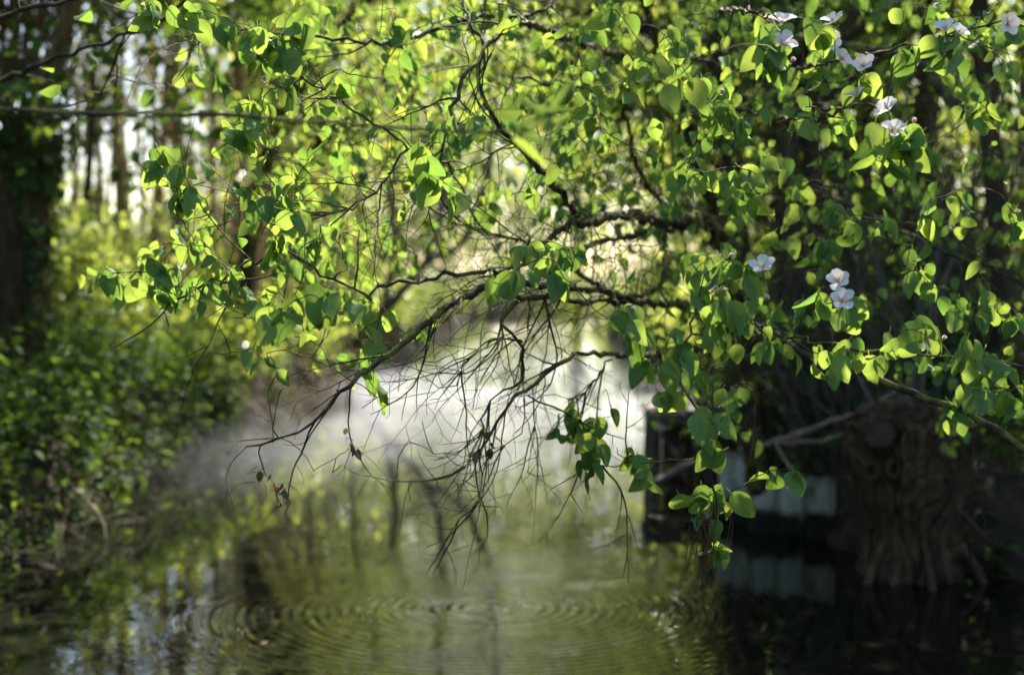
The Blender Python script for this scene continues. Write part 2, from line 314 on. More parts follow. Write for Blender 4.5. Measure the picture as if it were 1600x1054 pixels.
# ------------------------------------------------------------------ quince tree
def Q(*pts):  # traced limb: (px, py, depth, width in px) -> xyz + radius
    return np.array([[*P(a, b, d), max(.0012, w_ * d / FPX / 2)] for a, b, d, w_ in pts])
LIMBS = {
 'stem':  Q((1185, 760, 8.0, 34), (1172, 640, 7.7, 30), (1163, 500, 7.4, 27), (1150, 420, 7.1, 25), (1122, 340, 6.9, 23), (1088, 240, 6.6, 21), (1072, 150, 6.3, 19), (1040, 70, 6.0, 15), (1005, -30, 5.6, 12)),
 'reach': Q((1145, 400, 7.05, 20), (1110, 352, 6.2, 20), (1070, 345, 5.6, 19), (985, 338, 5.1, 15), (902, 345, 4.7, 12), (860, 372, 4.5, 9), (830, 400, 4.3, 7), (758, 420, 4.1, 7), (663, 432, 4.0, 6), (606, 440, 3.9, 6), (572, 453, 3.85, 5), (520, 440, 3.8, 4), (455, 392, 3.7, 4), (402, 402, 3.65, 4), (341, 425, 3.6, 4), (304, 448, 3.55, 4), (266, 470, 3.55, 3), (228, 497, 3.5, 3), (167, 532, 3.5, 2)),
 'descend': Q((902, 336, 4.7, 11), (872, 296, 4.5, 10), (834, 258, 4.35, 10), (796, 212, 4.2, 9), (777, 190, 4.15, 8), (758, 159, 4.1, 6), (748, 120, 4.1, 4), (765, 80, 4.1, 3)),
 'arch':  Q((1075, 160, 6.3, 14), (1000, 105, 5.8, 13), (921, 76, 5.5, 12), (872, 55, 5.2, 12), (834, 42, 5.0, 11), (796, 28, 4.8, 10), (758, 25, 4.7, 9), (701, 38, 4.5, 8), (640, 66, 4.4, 6), (570, 70, 4.2, 5), (480, 58, 4.1, 4), (380, 55, 4.0, 3), (285, 62, 3.9, 2)),
 'upper': Q((900, -40, 4.6, 7), (856, 8, 4.4, 6), (811, 30, 4.2, 6), (765, 68, 4.0, 7), (735, 110, 3.9, 7), (716, 140, 3.85, 6), (701, 190, 3.8, 6), (690, 235, 3.75, 3), (660, 300, 3.8, 2)),
 'upper_fork': Q((705, -40, 4.3, 5), (720, 0, 4.2, 5), (742, 42, 4.1, 5), (765, 68, 4.0, 5)),
 'knot':  Q((1168, 520, 7.3, 18), (1120, 490, 6.3, 16), (1060, 478, 5.4, 12), (1004, 475, 4.9, 10), (940, 474, 4.5, 9), (870, 472, 4.2, 8), (810, 471, 4.0, 8)),
 'mossy': Q((1004, 474, 4.9, 9), (950, 455, 4.5, 11), (890, 450, 4.3, 10), (830, 445, 4.1, 11), (773, 451, 3.95, 12), (742, 459, 3.9, 12), (701, 478, 3.85, 11), (674, 501, 3.8, 11), (632, 539, 3.75, 10), (579, 577, 3.7, 8), (530, 618, 3.65, 6), (490, 660, 3.6, 5), (440, 688, 3.6, 4), (385, 700, 3.6, 3)),
 'elbow': Q((1035, 345, 5.4, 8), (1040, 395, 5.3, 8), (1035, 440, 5.2, 9), (1010, 462, 5.1, 9), (978, 468, 5.0, 9), (932, 448, 4.9, 8), (898, 421, 4.8, 7), (870, 380, 4.8, 4)),
 'low':   Q((1168, 560, 7.4, 15), (1100, 545, 5.8, 10), (1004, 556, 4.6, 8), (932, 554, 4.3, 7), (890, 558, 4.15, 7), (853, 588, 4.1, 7), (811, 622, 4.0, 6), (780, 658, 3.95, 5), (763, 688, 3.9, 4), (750, 719, 3.9, 3), (760, 768, 3.9, 2), (735, 800, 3.9, 2), (700, 840, 3.9, 1.5)),
 'low_fork': Q((956, 562, 4.4, 4), (939, 584, 4.3, 4), (926, 598, 4.3, 3), (898, 617, 4.25, 3), (888, 640, 4.2, 2)),
 'hanging': Q((810, 471, 4.0, 8), (796, 484, 4.0, 9), (783, 507, 4.0, 5), (816, 535, 4.0, 5), (819, 560, 4.0, 5), (813, 595, 4.0, 5), (799, 606, 4.0, 4), (774, 617, 4.0, 3), (763, 639, 4.0, 3), (752, 660, 4.0, 3), (752, 683, 4.0, 3), (739, 719, 4.0, 2), (700, 748, 4.0, 1.5), (640, 745, 4.0, 1)),
 'curl':  Q((816, 535, 4.0, 4), (799, 529, 3.95, 3), (766, 535, 3.9, 3), (752, 551, 3.9, 2), (725, 567, 3.9, 2), (717, 595, 3.9, 2), (692, 606, 3.9, 1.5)),
 'red':   Q((824, 617, 4.0, 3), (862, 632, 4.0, 3), (898, 652, 4.0, 3), (925, 690, 4.0, 2), (925, 725, 4.0, 2), (1000, 722, 3.9, 2), (1050, 718, 3.8, 3), (1100, 712, 3.7, 3)),
 'thin':  Q((832, 600, 4.1, 2), (833, 650, 4.1, 2), (835, 691, 4.1, 1.5), (826, 740, 4.1, 1)),
 'thin_two': Q((818, 622, 4.0, 2), (818, 664, 4.0, 2), (802, 688, 4.0, 2), (770, 705, 4.0, 1)),
 'left_high': Q((640, 236, 4.1, 4), (600, 205, 4.0, 4), (540, 163, 3.9, 4), (505, 140, 3.8, 3), (455, 110, 3.7, 3), (406, 87, 3.6, 2)),
 'crossing': Q((780, 400, 4.2, 2), (740, 330, 4.2, 3), (700, 260, 4.2, 4), (640, 236, 4.1, 5), (590, 300, 4.0, 3), (540, 330, 3.9, 3), (460, 345, 3.8, 2)),
 'second': Q((1072, 330, 6.6, 9), (1035, 315, 6.2, 9), (1007, 285, 6.0, 8), (989, 243, 5.8, 7), (978, 190, 5.6, 6), (960, 150, 5.4, 6), (872, 137, 5.1, 6), (800, 120, 4.9, 4)),
 'mid_bow': Q((1050, 360, 5.6, 10), (960, 372, 5.2, 8), (880, 390, 5.0, 7), (800, 375, 4.8, 5), (720, 350, 4.7, 4), (650, 320, 4.6, 3), (560, 300, 4.5, 2)),
 'flower_arm': Q((1074, 165, 6.3, 9), (1160, 172, 5.0, 6), (1230, 184, 4.4, 5), (1280, 188, 4.0, 4), (1330, 168, 3.6, 4), (1380, 180, 3.3, 3), (1400, 205, 3.2, 3)),
 'flower_top': Q((1040, 60, 6.0, 8), (1120, 20, 4.8, 6), (1180, 15, 3.8, 4), (1215, 30, 3.3, 4), (1215, 75, 3.2, 3)),
 'flower_far': Q((1045, 80, 6.0, 8), (1180, 110, 4.8, 6), (1300, 95, 4.1, 5), (1420, 70, 3.7, 4), (1500, 45, 3.6, 3), (1600, 20, 3.6, 3)),
 'flower_row': Q((1100, 500, 6.0, 8), (1160, 500, 4.6, 6), (1223, 520, 3.6, 4), (1290, 532, 3.4, 4), (1356, 541, 3.3, 4), (1455, 545, 3.3, 3), (1520, 545, 3.3, 3), (1610, 560, 3.3, 3)),
 'nest':  Q((1168, 490, 7.3, 10), (1150, 450, 5.5, 7), (1130, 440, 4.2, 5), (1110, 460, 3.6, 4), (1085, 500, 3.4, 4), (1060, 560, 3.35, 4), (1075, 620, 3.3, 4), (1105, 680, 3.3, 3), (1120, 760, 3.3, 3), (1128, 850, 3.35, 2)),
 'long_stick': Q((1150, 500, 4.5, 6), (1223, 539, 4.3, 9), (1272, 554, 4.25, 10), (1364, 588, 4.2, 11), (1424, 613, 4.15, 11), (1515, 649, 4.1, 11), (1620, 716, 4.0, 12), (1760, 790, 3.9, 13)),
 'right_far': Q((1130, 360, 6.9, 12), (1250, 300, 6.2, 9), (1350, 330, 5.6, 8), (1450, 380, 5.2, 6), (1560, 420, 5.0, 5), (1650, 470, 5, 3)),
}
# leaf clusters read off the photograph: px, py, depth, leaves
CL = [(165,430,3.5,3),(225,425,3.5,4),(250,430,3.5,4),(300,440,3.5,3),(315,455,3.6,3),(355,440,3.55,4),(245,235,3.6,5),(262,255,3.6,5),(290,295,3.6,5),(320,285,3.6,4),(372,292,3.5,2),
 (350,190,3.6,3),(370,195,3.6,2),(395,60,3.5,4),(440,65,3.6,5),(455,140,3.7,4),(400,160,3.7,3),(420,320,3.5,4),(465,325,3.35,3),(430,370,3.6,5),(500,350,3.6,4),(485,460,3.1,3),(515,490,3.1,4),(430,490,3.1,4),(460,485,3.2,3),
 (560,470,3.6,4),(590,485,3.8,4),(575,555,3.8,2),(580,590,3.8,2),(682,215,3.3,3),(652,250,3.35,3),(672,270,3.4,4),(690,280,3.4,3),(800,425,3.3,3),(775,435,3.4,2),(865,405,3.3,3),(880,385,3.35,4),(825,380,3.4,3),(905,390,3.4,3),
 (1028,105,3.0,4),(1045,135,3.1,4),(940,-5,3.0,3),(970,20,3.2,3),(985,490,3.2,3),(955,500,3.2,2),(1005,570,3.2,2),(1030,560,3.3,2),(1040,520,3.4,3),(1050,610,3.4,4),(1100,655,3.15,3),(1120,650,3.2,3),(1085,660,3.3,3),(1115,715,3.2,2),(1140,700,3.3,2),
 (1125,765,3.4,4),(1100,780,3.4,3),(1145,785,3.4,3),(1070,775,3.4,1),(1120,855,3.4,2),(1140,855,3.4,2),(1215,735,3.5,2),(1240,730,3.5,2),(900,645,4.0,4),(875,660,4.0,3),(925,665,4.0,4),(955,650,4.0,3),(855,683,4.0,2),(925,705,3.95,4),(945,700,3.95,3),(995,710,3.9,4),(1010,715,3.9,3),(975,715,3.9,2),
 (1185,510,3.3,4),(1205,545,3.3,3),(1175,405,3.4,4),(1160,420,3.4,3),(1120,460,3.25,3),(1140,475,3.3,3),(1125,510,3.3,3),(1100,430,3.4,4),(1080,400,3.5,4),(1150,530,3.4,3),(1290,475,3.3,4),(1275,450,3.3,3),(1325,480,3.25,3),(1250,465,3.5,3),(1300,550,3.25,3),(1325,552,3.3,3),
 (1350,560,3.3,2),(1395,535,3.25,4),(1415,515,3.4,3),(1440,500,3.5,4),(1440,520,3.4,2),(1505,535,3.2,4),(1530,540,3.3,3),(1545,580,3.4,3),(1505,605,3.2,2),(1530,600,3.3,2),(1580,610,3.2,3),(1600,600,3.2,3),(1500,480,3.9,4),(1560,475,3.9,4),(1590,500,3.8,4),(1450,440,3.9,3),
 (1195,35,3.2,4),(1185,70,3.15,3),(1210,90,3.2,4),(1230,105,3.2,3),(1390,205,3.2,4),(1410,215,3.2,4),(1365,215,3.2,3),(1420,245,3.2,4),(1395,240,3.15,3),(1430,210,3.3,2),(1405,90,3.6,3),(1345,110,3.7,3),(1305,55,3.5,3),(1470,65,3.6,3),(1490,80,3.6,3),(1540,150,3.8,5),(1565,50,3.6,4),
 (1145,165,3.4,4),(1115,165,3.4,3),(1070,120,3.5,4),(1175,255,3.5,3),(1185,270,3.5,2),(1100,270,3.5,3),(1075,265,3.6,3),(1170,305,3.5,2),(1440,345,4.0,3),(1460,310,4.0,3),(1390,345,4.2,3),(1250,300,4.5,4),(1310,330,4.5,4)]
GRID = ["0024666668878668", "0003788877888557", "0033556344466655", "0045664322355545", "0244552122475456", "0000232003664456", "0000010000350034"]
for r, row in enumerate(GRID):
    for c_, ch in enumerate(row):
        for _ in range(int(int(ch) * (1.5 if r < 3 and 700 < c_ * 100 < 1100 else 1.15 if r < 3 else 1))):
            px = c_ * 100 + random.random() * 100; py = r * 100 + random.random() * 100
            if 640 < px < 1000 and 440 < py: continue
            d = random.uniform(3.7, 6.4) if px < 1150 else random.uniform(3.9, 6.8)
            if px < 500: d = random.uniform(3.5, 4.6)
            CL.append((px, py, d, random.randint(2, 5)))
for _ in range(150):  # leafy twigs on the far side of the crown
    CL.append((random.uniform(420, 1180), random.uniform(-40, 420), random.uniform(5.2, 7.6), random.randint(4, 8)))
for _ in range(60):   # twigs above the top edge of the picture
    CL.append((random.uniform(300, 1600), random.uniform(-260, 0), random.uniform(3.6, 6.5), random.randint(4, 7)))
# bare twig tips
BARE = []
def bare(x0, x1, y0, y1, d0, d1, n):
    for _ in range(n): BARE.append((random.uniform(x0, x1), random.uniform(y0, y1), random.uniform(d0, d1), 0))
bare(620, 980, 490, 700, 3.85, 4.4, 26); bare(640, 800, 660, 800, 3.85, 4.05, 8); bare(380, 620, 560, 740, 3.5, 3.8, 18); bare(540, 1050, 200, 450, 3.9, 5.2, 380)
bare(250, 560, 330, 560, 3.5, 3.8, 60); bare(550, 1100, 0, 200, 4.0, 5.6, 140); bare(1100, 1600, 0, 560, 4.2, 6.6, 420); bare(1050, 1180, 560, 720, 3.5, 4.2, 16); bare(400, 560, 40, 330, 3.6, 4.3, 40)
BARE += [(640,690,3.8,0),(620,745,3.8,0),(415,742,3.6,0),(440,790,3.6,0),(360,725,3.6,0),(365,790,3.55,0),(665,855,3.9,0),(545,700,3.7,0),(490,735,3.7,0),(1025,720,3.9,0),(1180,745,3.5,0),(940,640,4.2,0),(860,740,4.1,0)]

def build_quince():
    base = P(1185, 770, 8.0); base[2] = .3
    tree = empty('quince_tree', base, 'old quince tree with twisted lichened limbs, fresh leaves and pink-white blossom over the stream', 'tree')
    nodes, nrad, nl, ndir = [], [], [], []; names = list(LIMBS); paths = {}
    for i, k in enumerate(names):
        thick = LIMBS[k][:, 3].max() > .01
        q = smooth_path(LIMBS[k], .035, .0045 if LIMBS[k][0, 3] < .03 else .008); paths[k] = q
        tq_ = unit(np.gradient(q[:, :3], axis=0))
        for p, dv in list(zip(q, tq_))[(5 if k != 'stem' else len(q) // 3):]: nodes.append(p[:3]); nrad.append(p[3]); nl.append(i); ndir.append(dv)
    nodes = np.array(nodes); nrad = np.array(nrad); nl = np.array(nl); ndir = np.array(ndir)
    T = CL + BARE; tp = np.array([P(a, b, d) for a, b, d, _ in T]); 
    D = np.linalg.norm(tp[:, None] - nodes[None], axis=2); best = D.argmin(1); bd = D.min(1); todo = np.ones(len(T), bool)
    twigs = {i: [] for i in range(len(names))}; spots = {i: [] for i in range(len(names))}
    while todo.any():
        j = np.where(todo)[0][bd[todo].argmin()]; todo[j] = False
        if bd[j] > 1.6: continue
        p0 = nodes[best[j]]; L = bd[j]; li = nl[best[j]]; p1 = tp[j]; n = max(3, int(L / .036))
        side = unit(RNG.normal(size=3)); ctl = p0 + (p1 - p0) * .4 + ndir[best[j]] * L * .2 + side * L * .10 + np.array([0, 0, .10 * L]); t = np.linspace(0, 1, n + 1)[:, None]
        q = (1 - t) ** 2 * p0 + 2 * t * (1 - t) * ctl + t ** 2 * p1
        jt = RNG.normal(0, .0032, q.shape); jt[0] = jt[-1] = 0; q = q + jt
        r0 = min(nrad[best[j]] * .8, .0026 + .0055 * L); r1 = .0013; rr = np.linspace(max(r0, .0013), r1, n + 1)
        twigs[li].append((q, rr))
        for _ in range(int(n * .3)):      # short spurs
            s = RNG.integers(0, n + 1); dd = rnd_dir(1)[0]; dd[2] -= .2; l = RNG.uniform(.012, .06)
            m1 = q[s] + dd * l * .5 + RNG.normal(0, .004, 3); twigs[li].append((np.array([q[s], m1, m1 + unit(dd + RNG.normal(0, .5, 3)) * l * .5]), np.array([.0012, .001, .0006])))
        if T[j][3]: spots[li].append((q[-1], q[-1] - q[-2], T[j][3], T[j][2], j < 150))
        new = q[1:]; k0 = len(nodes); nodes = np.vstack([nodes, new]); nrad = np.concatenate([nrad, rr[1:]]); nl = np.concatenate([nl, np.full(len(new), li)]); ndir = np.vstack([ndir, unit(np.diff(q, axis=0))])
        dn = np.linalg.norm(tp[:, None] - new[None], axis=2); mnv = dn.min(1); up = (mnv < bd) & todo
        best[up] = k0 + dn.argmin(1)[up]; bd[up] = mnv[up]
    def grow(p, d, L, r, li, dep, bias):
        n = max(3, int(L / .03)); q = [np.array(p)]; d = unit(d); bend = RNG.normal(0, .05, 3); sd = 1
        for s in range(n):
            d = unit(d + bend + RNG.normal(0, .14, 3) + bias * .03); q.append(q[-1] + d * L / n)
            if dep and s > 0 and s % 2 == 0 and RNG.uniform() < .75:
                sd = -sd; ax = unit(np.cross(d, [0, .9, .3] if abs(d[1]) < .8 else [1, 0, 0]) + RNG.normal(0, .35, 3)); grow(q[-1], d * .8 + ax * sd * .75, L * RNG.uniform(.25, .55) * (1 - .5 * s / n), r * (1 - .6 * s / n) * .65, li, dep - 1, bias)
        q = np.array(q); twigs[li].append((q, np.linspace(r, max(.0007, r * .3), len(q))))
    TW = {'mossy': 26, 'low': 24, 'low_fork': 7, 'hanging': 16, 'curl': 7, 'thin': 3, 'thin_two': 3, 'reach': 34, 'elbow': 14, 'descend': 16, 'mid_bow': 26, 'second': 22, 'upper': 16, 'crossing': 14, 'arch': 24, 'knot': 18, 'stem': 20, 'left_high': 7, 'right_far': 18, 'flower_far': 10, 'flower_arm': 8, 'red': 5}
    for k, cnt in TW.items():
        li = names.index(k); q = paths[k]
        for _ in range(cnt):
            i = RNG.integers(max(1, len(q) // 6), len(q) - 1); t_ = unit(q[i + 1, :3] - q[i - 1, :3]); L = RNG.uniform(.12, .42) * (1.5 if k in ('second', 'mid_bow', 'stem', 'right_far', 'knot') else 1)
            low_ = k in ('low', 'hanging', 'curl', 'thin', 'thin_two', 'low_fork', 'mossy', 'knot'); b = np.array([-.6, 0, -1.0]) if low_ else np.array([-.5, -.2, .15])
            dv = t_ * .9 + unit(RNG.normal(0, 1, 3) * [1, .5, 1]) * .8 + (np.array([-.2, 0, -.55]) if low_ else 0); grow(q[i, :3], dv, L, RNG.uniform(.0018, .0034), li, 2, b)
    branch = {}
    for i, k in enumerate(names):
        mb = MB(); q = paths[k]; big = q[:, 3] > .006
        rr = q[:, 3] * (1 + .13 * np.sin(np.arange(len(q)) * .9 + i) * RNG.uniform(.3, 1, len(q)))
        tube(mb, q[:, :3], rr, 9 if big.any() else 5, RNG.uniform(.2, .8), .09)
        if big.any() and k != 'stem':     # spur knobs and lichen lumps along the old wood
            for s in list(range(2, len(q))) + list(range(2, len(q), 3)):
                if q[s, 3] < .004: continue
                dd = rnd_dir(1)[0]; l = q[s, 3] * RNG.uniform(1.2, 2.3)
                tube(mb, np.array([q[s, :3], q[s, :3] + dd * l]), np.array([q[s, 3] * .7, q[s, 3] * RNG.uniform(.15, .4)]), 5, .5, .25)
        for tq, tr in twigs[i]: tube(mb, tq, tr, 4, RNG.uniform(0, 1), cap=False)
        br = mb.build('trunk' if k == 'stem' else 'branch', M_LIMB, tree); branch[i] = br
        if k == 'long_stick': br['label'] = 'long straight bare brown bough slanting down to the lower right'
        if spots[i]:
            loc, far = [], []
            lm = MB()
            for p, dr, n, dep, key in spots[i]:
                m = n + (1 if key else RNG.integers(0, 3)); l = p + RNG.normal(0, .013 if key else .022, (m, 3)) - unit(dr) * RNG.uniform(0, .05 if key else .09, (m, 1))
                s0, s1 = (.042, .08) if key else (.035, .07)
                hang_leaves(lm, NEAR if dep < 4.6 else MID, l, s0, s1, .95, .75, (0, -.9, .25))
                lm_t = l
                for x in range(min(m, 3)): pass
            lm.build('leaves', M_QUINCE, br)
    # blossom -----------------------------------------------------
    def blossom(px, py, d, open_=1.0, face=(0, -.75, .8), sc=1.0):
        p = P(px, py, d); mb = MB(); f = unit(np.array(face, float) + RNG.normal(0, .4, 3)); a = unit(np.cross(f, [0.2, .1, 1])); b = np.cross(f, a)
        ph = RNG.uniform(0, 6)
        for k in range(5):
            th = ph + k * 2 * math.pi / 5; rad = a * math.cos(th) + b * math.sin(th); tan = -a * math.sin(th) + b * math.cos(th)
            V, tt = [], []; L = .027 * sc * RNG.uniform(.85, 1.1); el = RNG.uniform(.6, 1.25) if open_ > .5 else 1.4
            for t in (0, .15, .4, .7, .92, 1.0):
                wd = .0102 * sc * math.sin(math.pi * min(.95, .04 + t * .9) ** 1.5) * (1 if open_ > .5 else .9)
                for c in (-1, 0, 1):
                    e = el * (1 - .35 * t) if open_ > .5 else el + t * .35
                    V.append(p + rad * (math.cos(e) * L * t) + f * (math.sin(e) * L * t + abs(c) * wd * .35) + tan * wd * c * (1.0)); tt.append(min(1, .1 + t * 1.3 - (0 if open_ > .5 else .55)))
            F = [[i*3+j, i*3+j+1, i*3+4+j, i*3+3+j] for i in range(5) for j in range(2)]
            mb.add(V, F, np.array(tt))
        if open_ > .5:
            for k in range(12):
                dd = unit(f * 1.3 + a * RNG.normal(0, .4) + b * RNG.normal(0, .4)); tube(mb, np.array([p, p + dd * .012 * sc]), [.0004, .0008], 4, .5, mat=1)
        tube(mb, np.array([p - f * .018 + [0, 0, -.004], p]), [.0015, .003], 5, .5, mat=2)
        j = np.linalg.norm(nodes - p, axis=1).argmin(); par = branch[nl[j]]
        tube(mb, np.array([nodes[j], (nodes[j] + p - f * .018) / 2 + [0, 0, .006], p - f * .018]), [.0012, .0012, .0015], 4, .5, mat=2)
        o = mb.build('blossom' if open_ > .5 else 'flower_bud', [M_PETAL, M_STAMEN, M_QUINCE], par)
    for a in ((1222,38,3.15),(1220,72,3.1),(1306,37,3.4),(1311,95,3.6),(1350,105,3.6),(1340,152,3.5),(1388,174,3.2),(1394,208,3.1),(1478,50,3.5),(1494,56,3.5),(1573,38,3.5),(1192,421,3.3),(1311,442,3.2),(1316,474,3.1),(1298,70,3.6)): blossom(*a, sc=1.3)
    for a in ((1130,459,3.25),(986,486,3.2),(1137,402,3.4),(1325,548,3.3),(1127,148,3.3),(1425,195,3.2),(1118,452,3.3),(1235,100,3.2),(1472,530,3.3),(1138,508,3.3)): blossom(*a, open_=.2, sc=.62)
build_quince()

# ------------------------------------------------------------------ other trees
def gz(x, y): return float(H(x, y))
def make_tree(x, y, h, r, label, cat='tree', lean=(0, 0), crown=None, leafmat=None, barkmat=None, nlimb=9, nleaf=2500, ls=(.06, .1), temps=None,
              clump=.55, group=None, name='tree', bare_top=False, down=.4, wob=.25, low=.25, spread=.5):
    """tapered trunk + limbs + sub-limbs, leaves in clumps round the limb ends. crown = (cx, cy, cz, rx, ry, rz) in world terms"""
    z0 = gz(x, y) - .15; t = empty(name, (x, y, z0 + .1), label, cat, group); mb = MB(); ends = []
    top = np.array([x + lean[0], y + lean[1], z0 + h]); n = 7; pts = []
    for i in range(n + 1):
        f = i / n; pts.append([*(np.array([x, y, z0]) * (1 - f) + top * f + (RNG.normal(0, wob * .3, 3) if 0 < i else 0) * f), r * (1 - f) ** .8 + .008])
    q = smooth_path(pts, .25); tube(mb, q[:, :3], q[:, 3] * (1 + .05 * RNG.normal(size=len(q))), 10, RNG.uniform(0, 1), .05)
    tips = []
    for k in range(nlimb):
        f = RNG.uniform(low, .95); s = q[int(f * (len(q) - 1))]
        if crown is not None:
            d = rnd_dir(1)[0] * RNG.uniform(.55, 1) ** .5; e = np.array(crown[:3]) + d * np.array(crown[3:])
        else:
            a = RNG.uniform(0, 6.28); L = h * RNG.uniform(.15, .3) * spread * 2; e = s[:3] + np.array([math.cos(a) * L, math.sin(a) * L, L * RNG.uniform(.5, 1.3)])
        L = np.linalg.norm(e - s[:3]); m = s[:3] * .5 + e * .5 + RNG.normal(0, .1 * L, 3) + [0, 0, .1 * L]
        lp = smooth_path([[*s[:3], s[3] * .5], [*m, s[3] * .28 + .004], [*e, .004]], .22, .015 * min(1, L)); tube(mb, lp[:, :3], lp[:, 3], 6, .5)
        tips.append(e)
        for _ in range(5):
            s2 = lp[RNG.integers(len(lp) // 3, len(lp))]; e2 = s2[:3] + rnd_dir(1)[0] * L * RNG.uniform(.2, .45) + [0, 0, .08 * L]
            m2 = (s2[:3] + e2) / 2 + RNG.normal(0, .05 * L, 3); l2 = smooth_path([[*s2[:3], s2[3] * .5 + .002], [*m2, .004], [*e2, .002]], .2, .01); tube(mb, l2[:, :3], l2[:, 3], 4, .5, cap=False); tips.append(e2)
            for _ in range(2):
                s3 = l2[RNG.integers(1, len(l2))]; e3 = s3[:3] + rnd_dir(1)[0] * L * .2; tube(mb, [s3[:3], (s3[:3] + e3) / 2 + RNG.normal(0, .02, 3), e3], [.004, .003, .0015], 3, .5, cap=False); tips.append(e3)
    mb.build('trunk', barkmat or M_DARKBARK, t)
    if nleaf:
        tips = np.array(tips); c = tips[RNG.integers(0, len(tips), nleaf)]; off = RNG.normal(0, 1, (nleaf, 3)) * clump * RNG.uniform(.3, 1, (nleaf, 1)) * np.array([1, 1, .6])
        hash_ = np.sin(np.round(c[:, 0] * 3) * 12.9 + np.round(c[:, 2] * 3) * 78.2); tint = np.clip(.5 + .25 * hash_ + RNG.normal(0, .2, nleaf), 0, 1)
        lm = MB(); ax = rnd_dir(nleaf) + [0, 0, -down]; scatter(lm, temps or FAR, c + off, ax, rnd_dir(nleaf) + [0, 0, .5], RNG.uniform(ls[0], ls[1], nleaf), tint)
        lm.build('crown', leafmat or M_BGLEAF, t)
    return t

# far trees closing the stream (each with its own crown)
FARTREES = [
 (-6.5, 40, 15, .22, 'tall leafy tree behind the left bank, its bright crown spreading above the thicket', (-5.6, 39, 8.5, 2.6, 3.0, 6.5), 8000),
 (-3.9, 48, 16, .2, 'yellow-green tree left of the far bend, leaves hanging almost to the water', (-2.8, 47, 8.0, 3.6, 3.0, 7.6), 11000),
 (5.4, 46, 17, .24, 'broad bright green tree right of the far bend, overhanging the water', (4.6, 45, 8.6, 4.2, 3.0, 8.2), 12000),
 (2.9, 64, 20, .25, 'sunlit tree at the end of the straight stretch, closing the view upstream', (.8, 62, 9.5, 6.0, 3, 9.5), 14000),
 (-7, 66, 20, .3, 'large pale green tree beyond the far bend, behind the tall leafy tree', (-6.5, 65, 10, 5, 4, 9.5), 10000),
 (12, 62, 20, .3, 'large green tree beyond the far bend, deep behind the right bank', (11, 61, 10, 6, 4, 9.5), 10000),
 (10.5, 36, 15, .25, 'dense green tree behind the dark stems of the right bank', (9.8, 36, 7.0, 4.5, 3.5, 7.0), 10000),
 (17, 40, 15, .25, 'dense green tree farthest out behind the right bank thicket', (16.5, 39, 7.0, 4.5, 3.5, 7.0), 8000),
 (9.0, 25, 11, .2, 'leafy tree standing behind the pinkish tan trunk', (8.6, 25, 5.2, 2.8, 2.5, 4.8), 7000),
 (5.4, 31, 11, .16, 'light green young tree leaning over the right bank in mid distance', (4.9, 30.5, 5.2, 2.3, 2.5, 4.6), 7000),
 (-5.4, 33, 10, .13, 'thin young tree with bright loose leaves on the left bank', (-4.3, 33, 5.4, 1.8, 2.4, 3.8), 5500),
]
for x, y, h, r, lab, cr, nl_ in FARTREES:
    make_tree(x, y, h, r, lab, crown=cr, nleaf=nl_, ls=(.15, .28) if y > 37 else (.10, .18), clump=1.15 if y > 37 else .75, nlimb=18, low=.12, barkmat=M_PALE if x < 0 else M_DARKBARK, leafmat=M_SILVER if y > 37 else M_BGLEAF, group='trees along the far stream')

# coppice poles against the open sky, left
for i, (px, d, wpx, lean, lab) in enumerate([
 (200, 19, 15, (-.35, 0), 'pale crooked pole tree against the sky, just right of the ivied willow'),
 (225, 20, 14, (.7, .3), 'pole tree forking with its neighbour against the brightest gap of sky'),
 (272, 18, 19, (.12, 0), 'stoutest tan pole tree right of the bright gap of sky'),
 (155, 21, 9, (.05, 0), 'thin dark pole tree at the left rim of the gap of sky'),
 (318, 22, 11, (.5, 0), 'slim tan pole tree leaning right beside the osier thicket'),
 (300, 24, 8, (-.5, 0), 'very thin pole tree leaning left behind the stoutest tan one'),
 (360, 25, 10, (.6, 0), 'slim pole tree rising out of the osier thicket'),
 (108, 17, 13, (.9, 0), 'leaning pole tree right behind the ivied willow shoots')]):
    p = P(px, 430, d); make_tree(p[0], p[1], 8 + RNG.uniform(0, 1.5), wpx * d / FPX / 2, lab, lean=lean, nlimb=9, nleaf=260, ls=(.05, .09), clump=.4, barkmat=M_PALE if i in (2, 4, 0) else M_DARKBARK, low=.3, spread=.35, group='pole trees on the left bank', name='pole_tree')
# osier thickets of bare reddish rods
def osier(px, d, n, hgt, spreadx, label, mat=None, leaf=400):
    p = P(px, 430, d); z = gz(p[0], p[1]); t = empty('osier_bush', (p[0], p[1], z), label, 'bush', 'osier bushes'); mb = MB(); tl = []
    for i in range(n):
        b = np.array([p[0] + RNG.normal(0, .35), p[1] + RNG.normal(0, .5), z - .1]); L = hgt * RNG.uniform(.6, 1)
        e = b + [RNG.normal(0, spreadx), RNG.normal(0, spreadx), L]; m = (b + e) / 2 + RNG.normal(0, .12, 3) - [(e[0] - b[0]) * .15, 0, 0]
        q = smooth_path([[*b, .013], [*m, .009], [*e, .003]], .35, .012); tube(mb, q[:, :3], q[:, 3], 4, RNG.uniform(0, 1), cap=False)
        for s in q[3::2]: tube(mb, [s[:3], s[:3] + unit(RNG.normal(0, .5, 3) + [0, 0, 1]) * RNG.uniform(.2, .6)], [.005, .0015], 3, .5, cap=False); tl.append(s[:3])
    mb.build('rods', mat or M_REDTWIG, t)
    tl = np.array(tl); c = tl[RNG.integers(0, len(tl), leaf)] + RNG.normal(0, .15, (leaf, 3)); lm = MB(); hang_leaves(lm, NARROW, c, .06, .12, .2, 1, None, (.3, 1)); lm.build('leaves', M_BGLEAF, t)
osier(395, 19, 70, 4.4, .9, 'spray of bare reddish osier rods between the pole trees and the quince leaves')
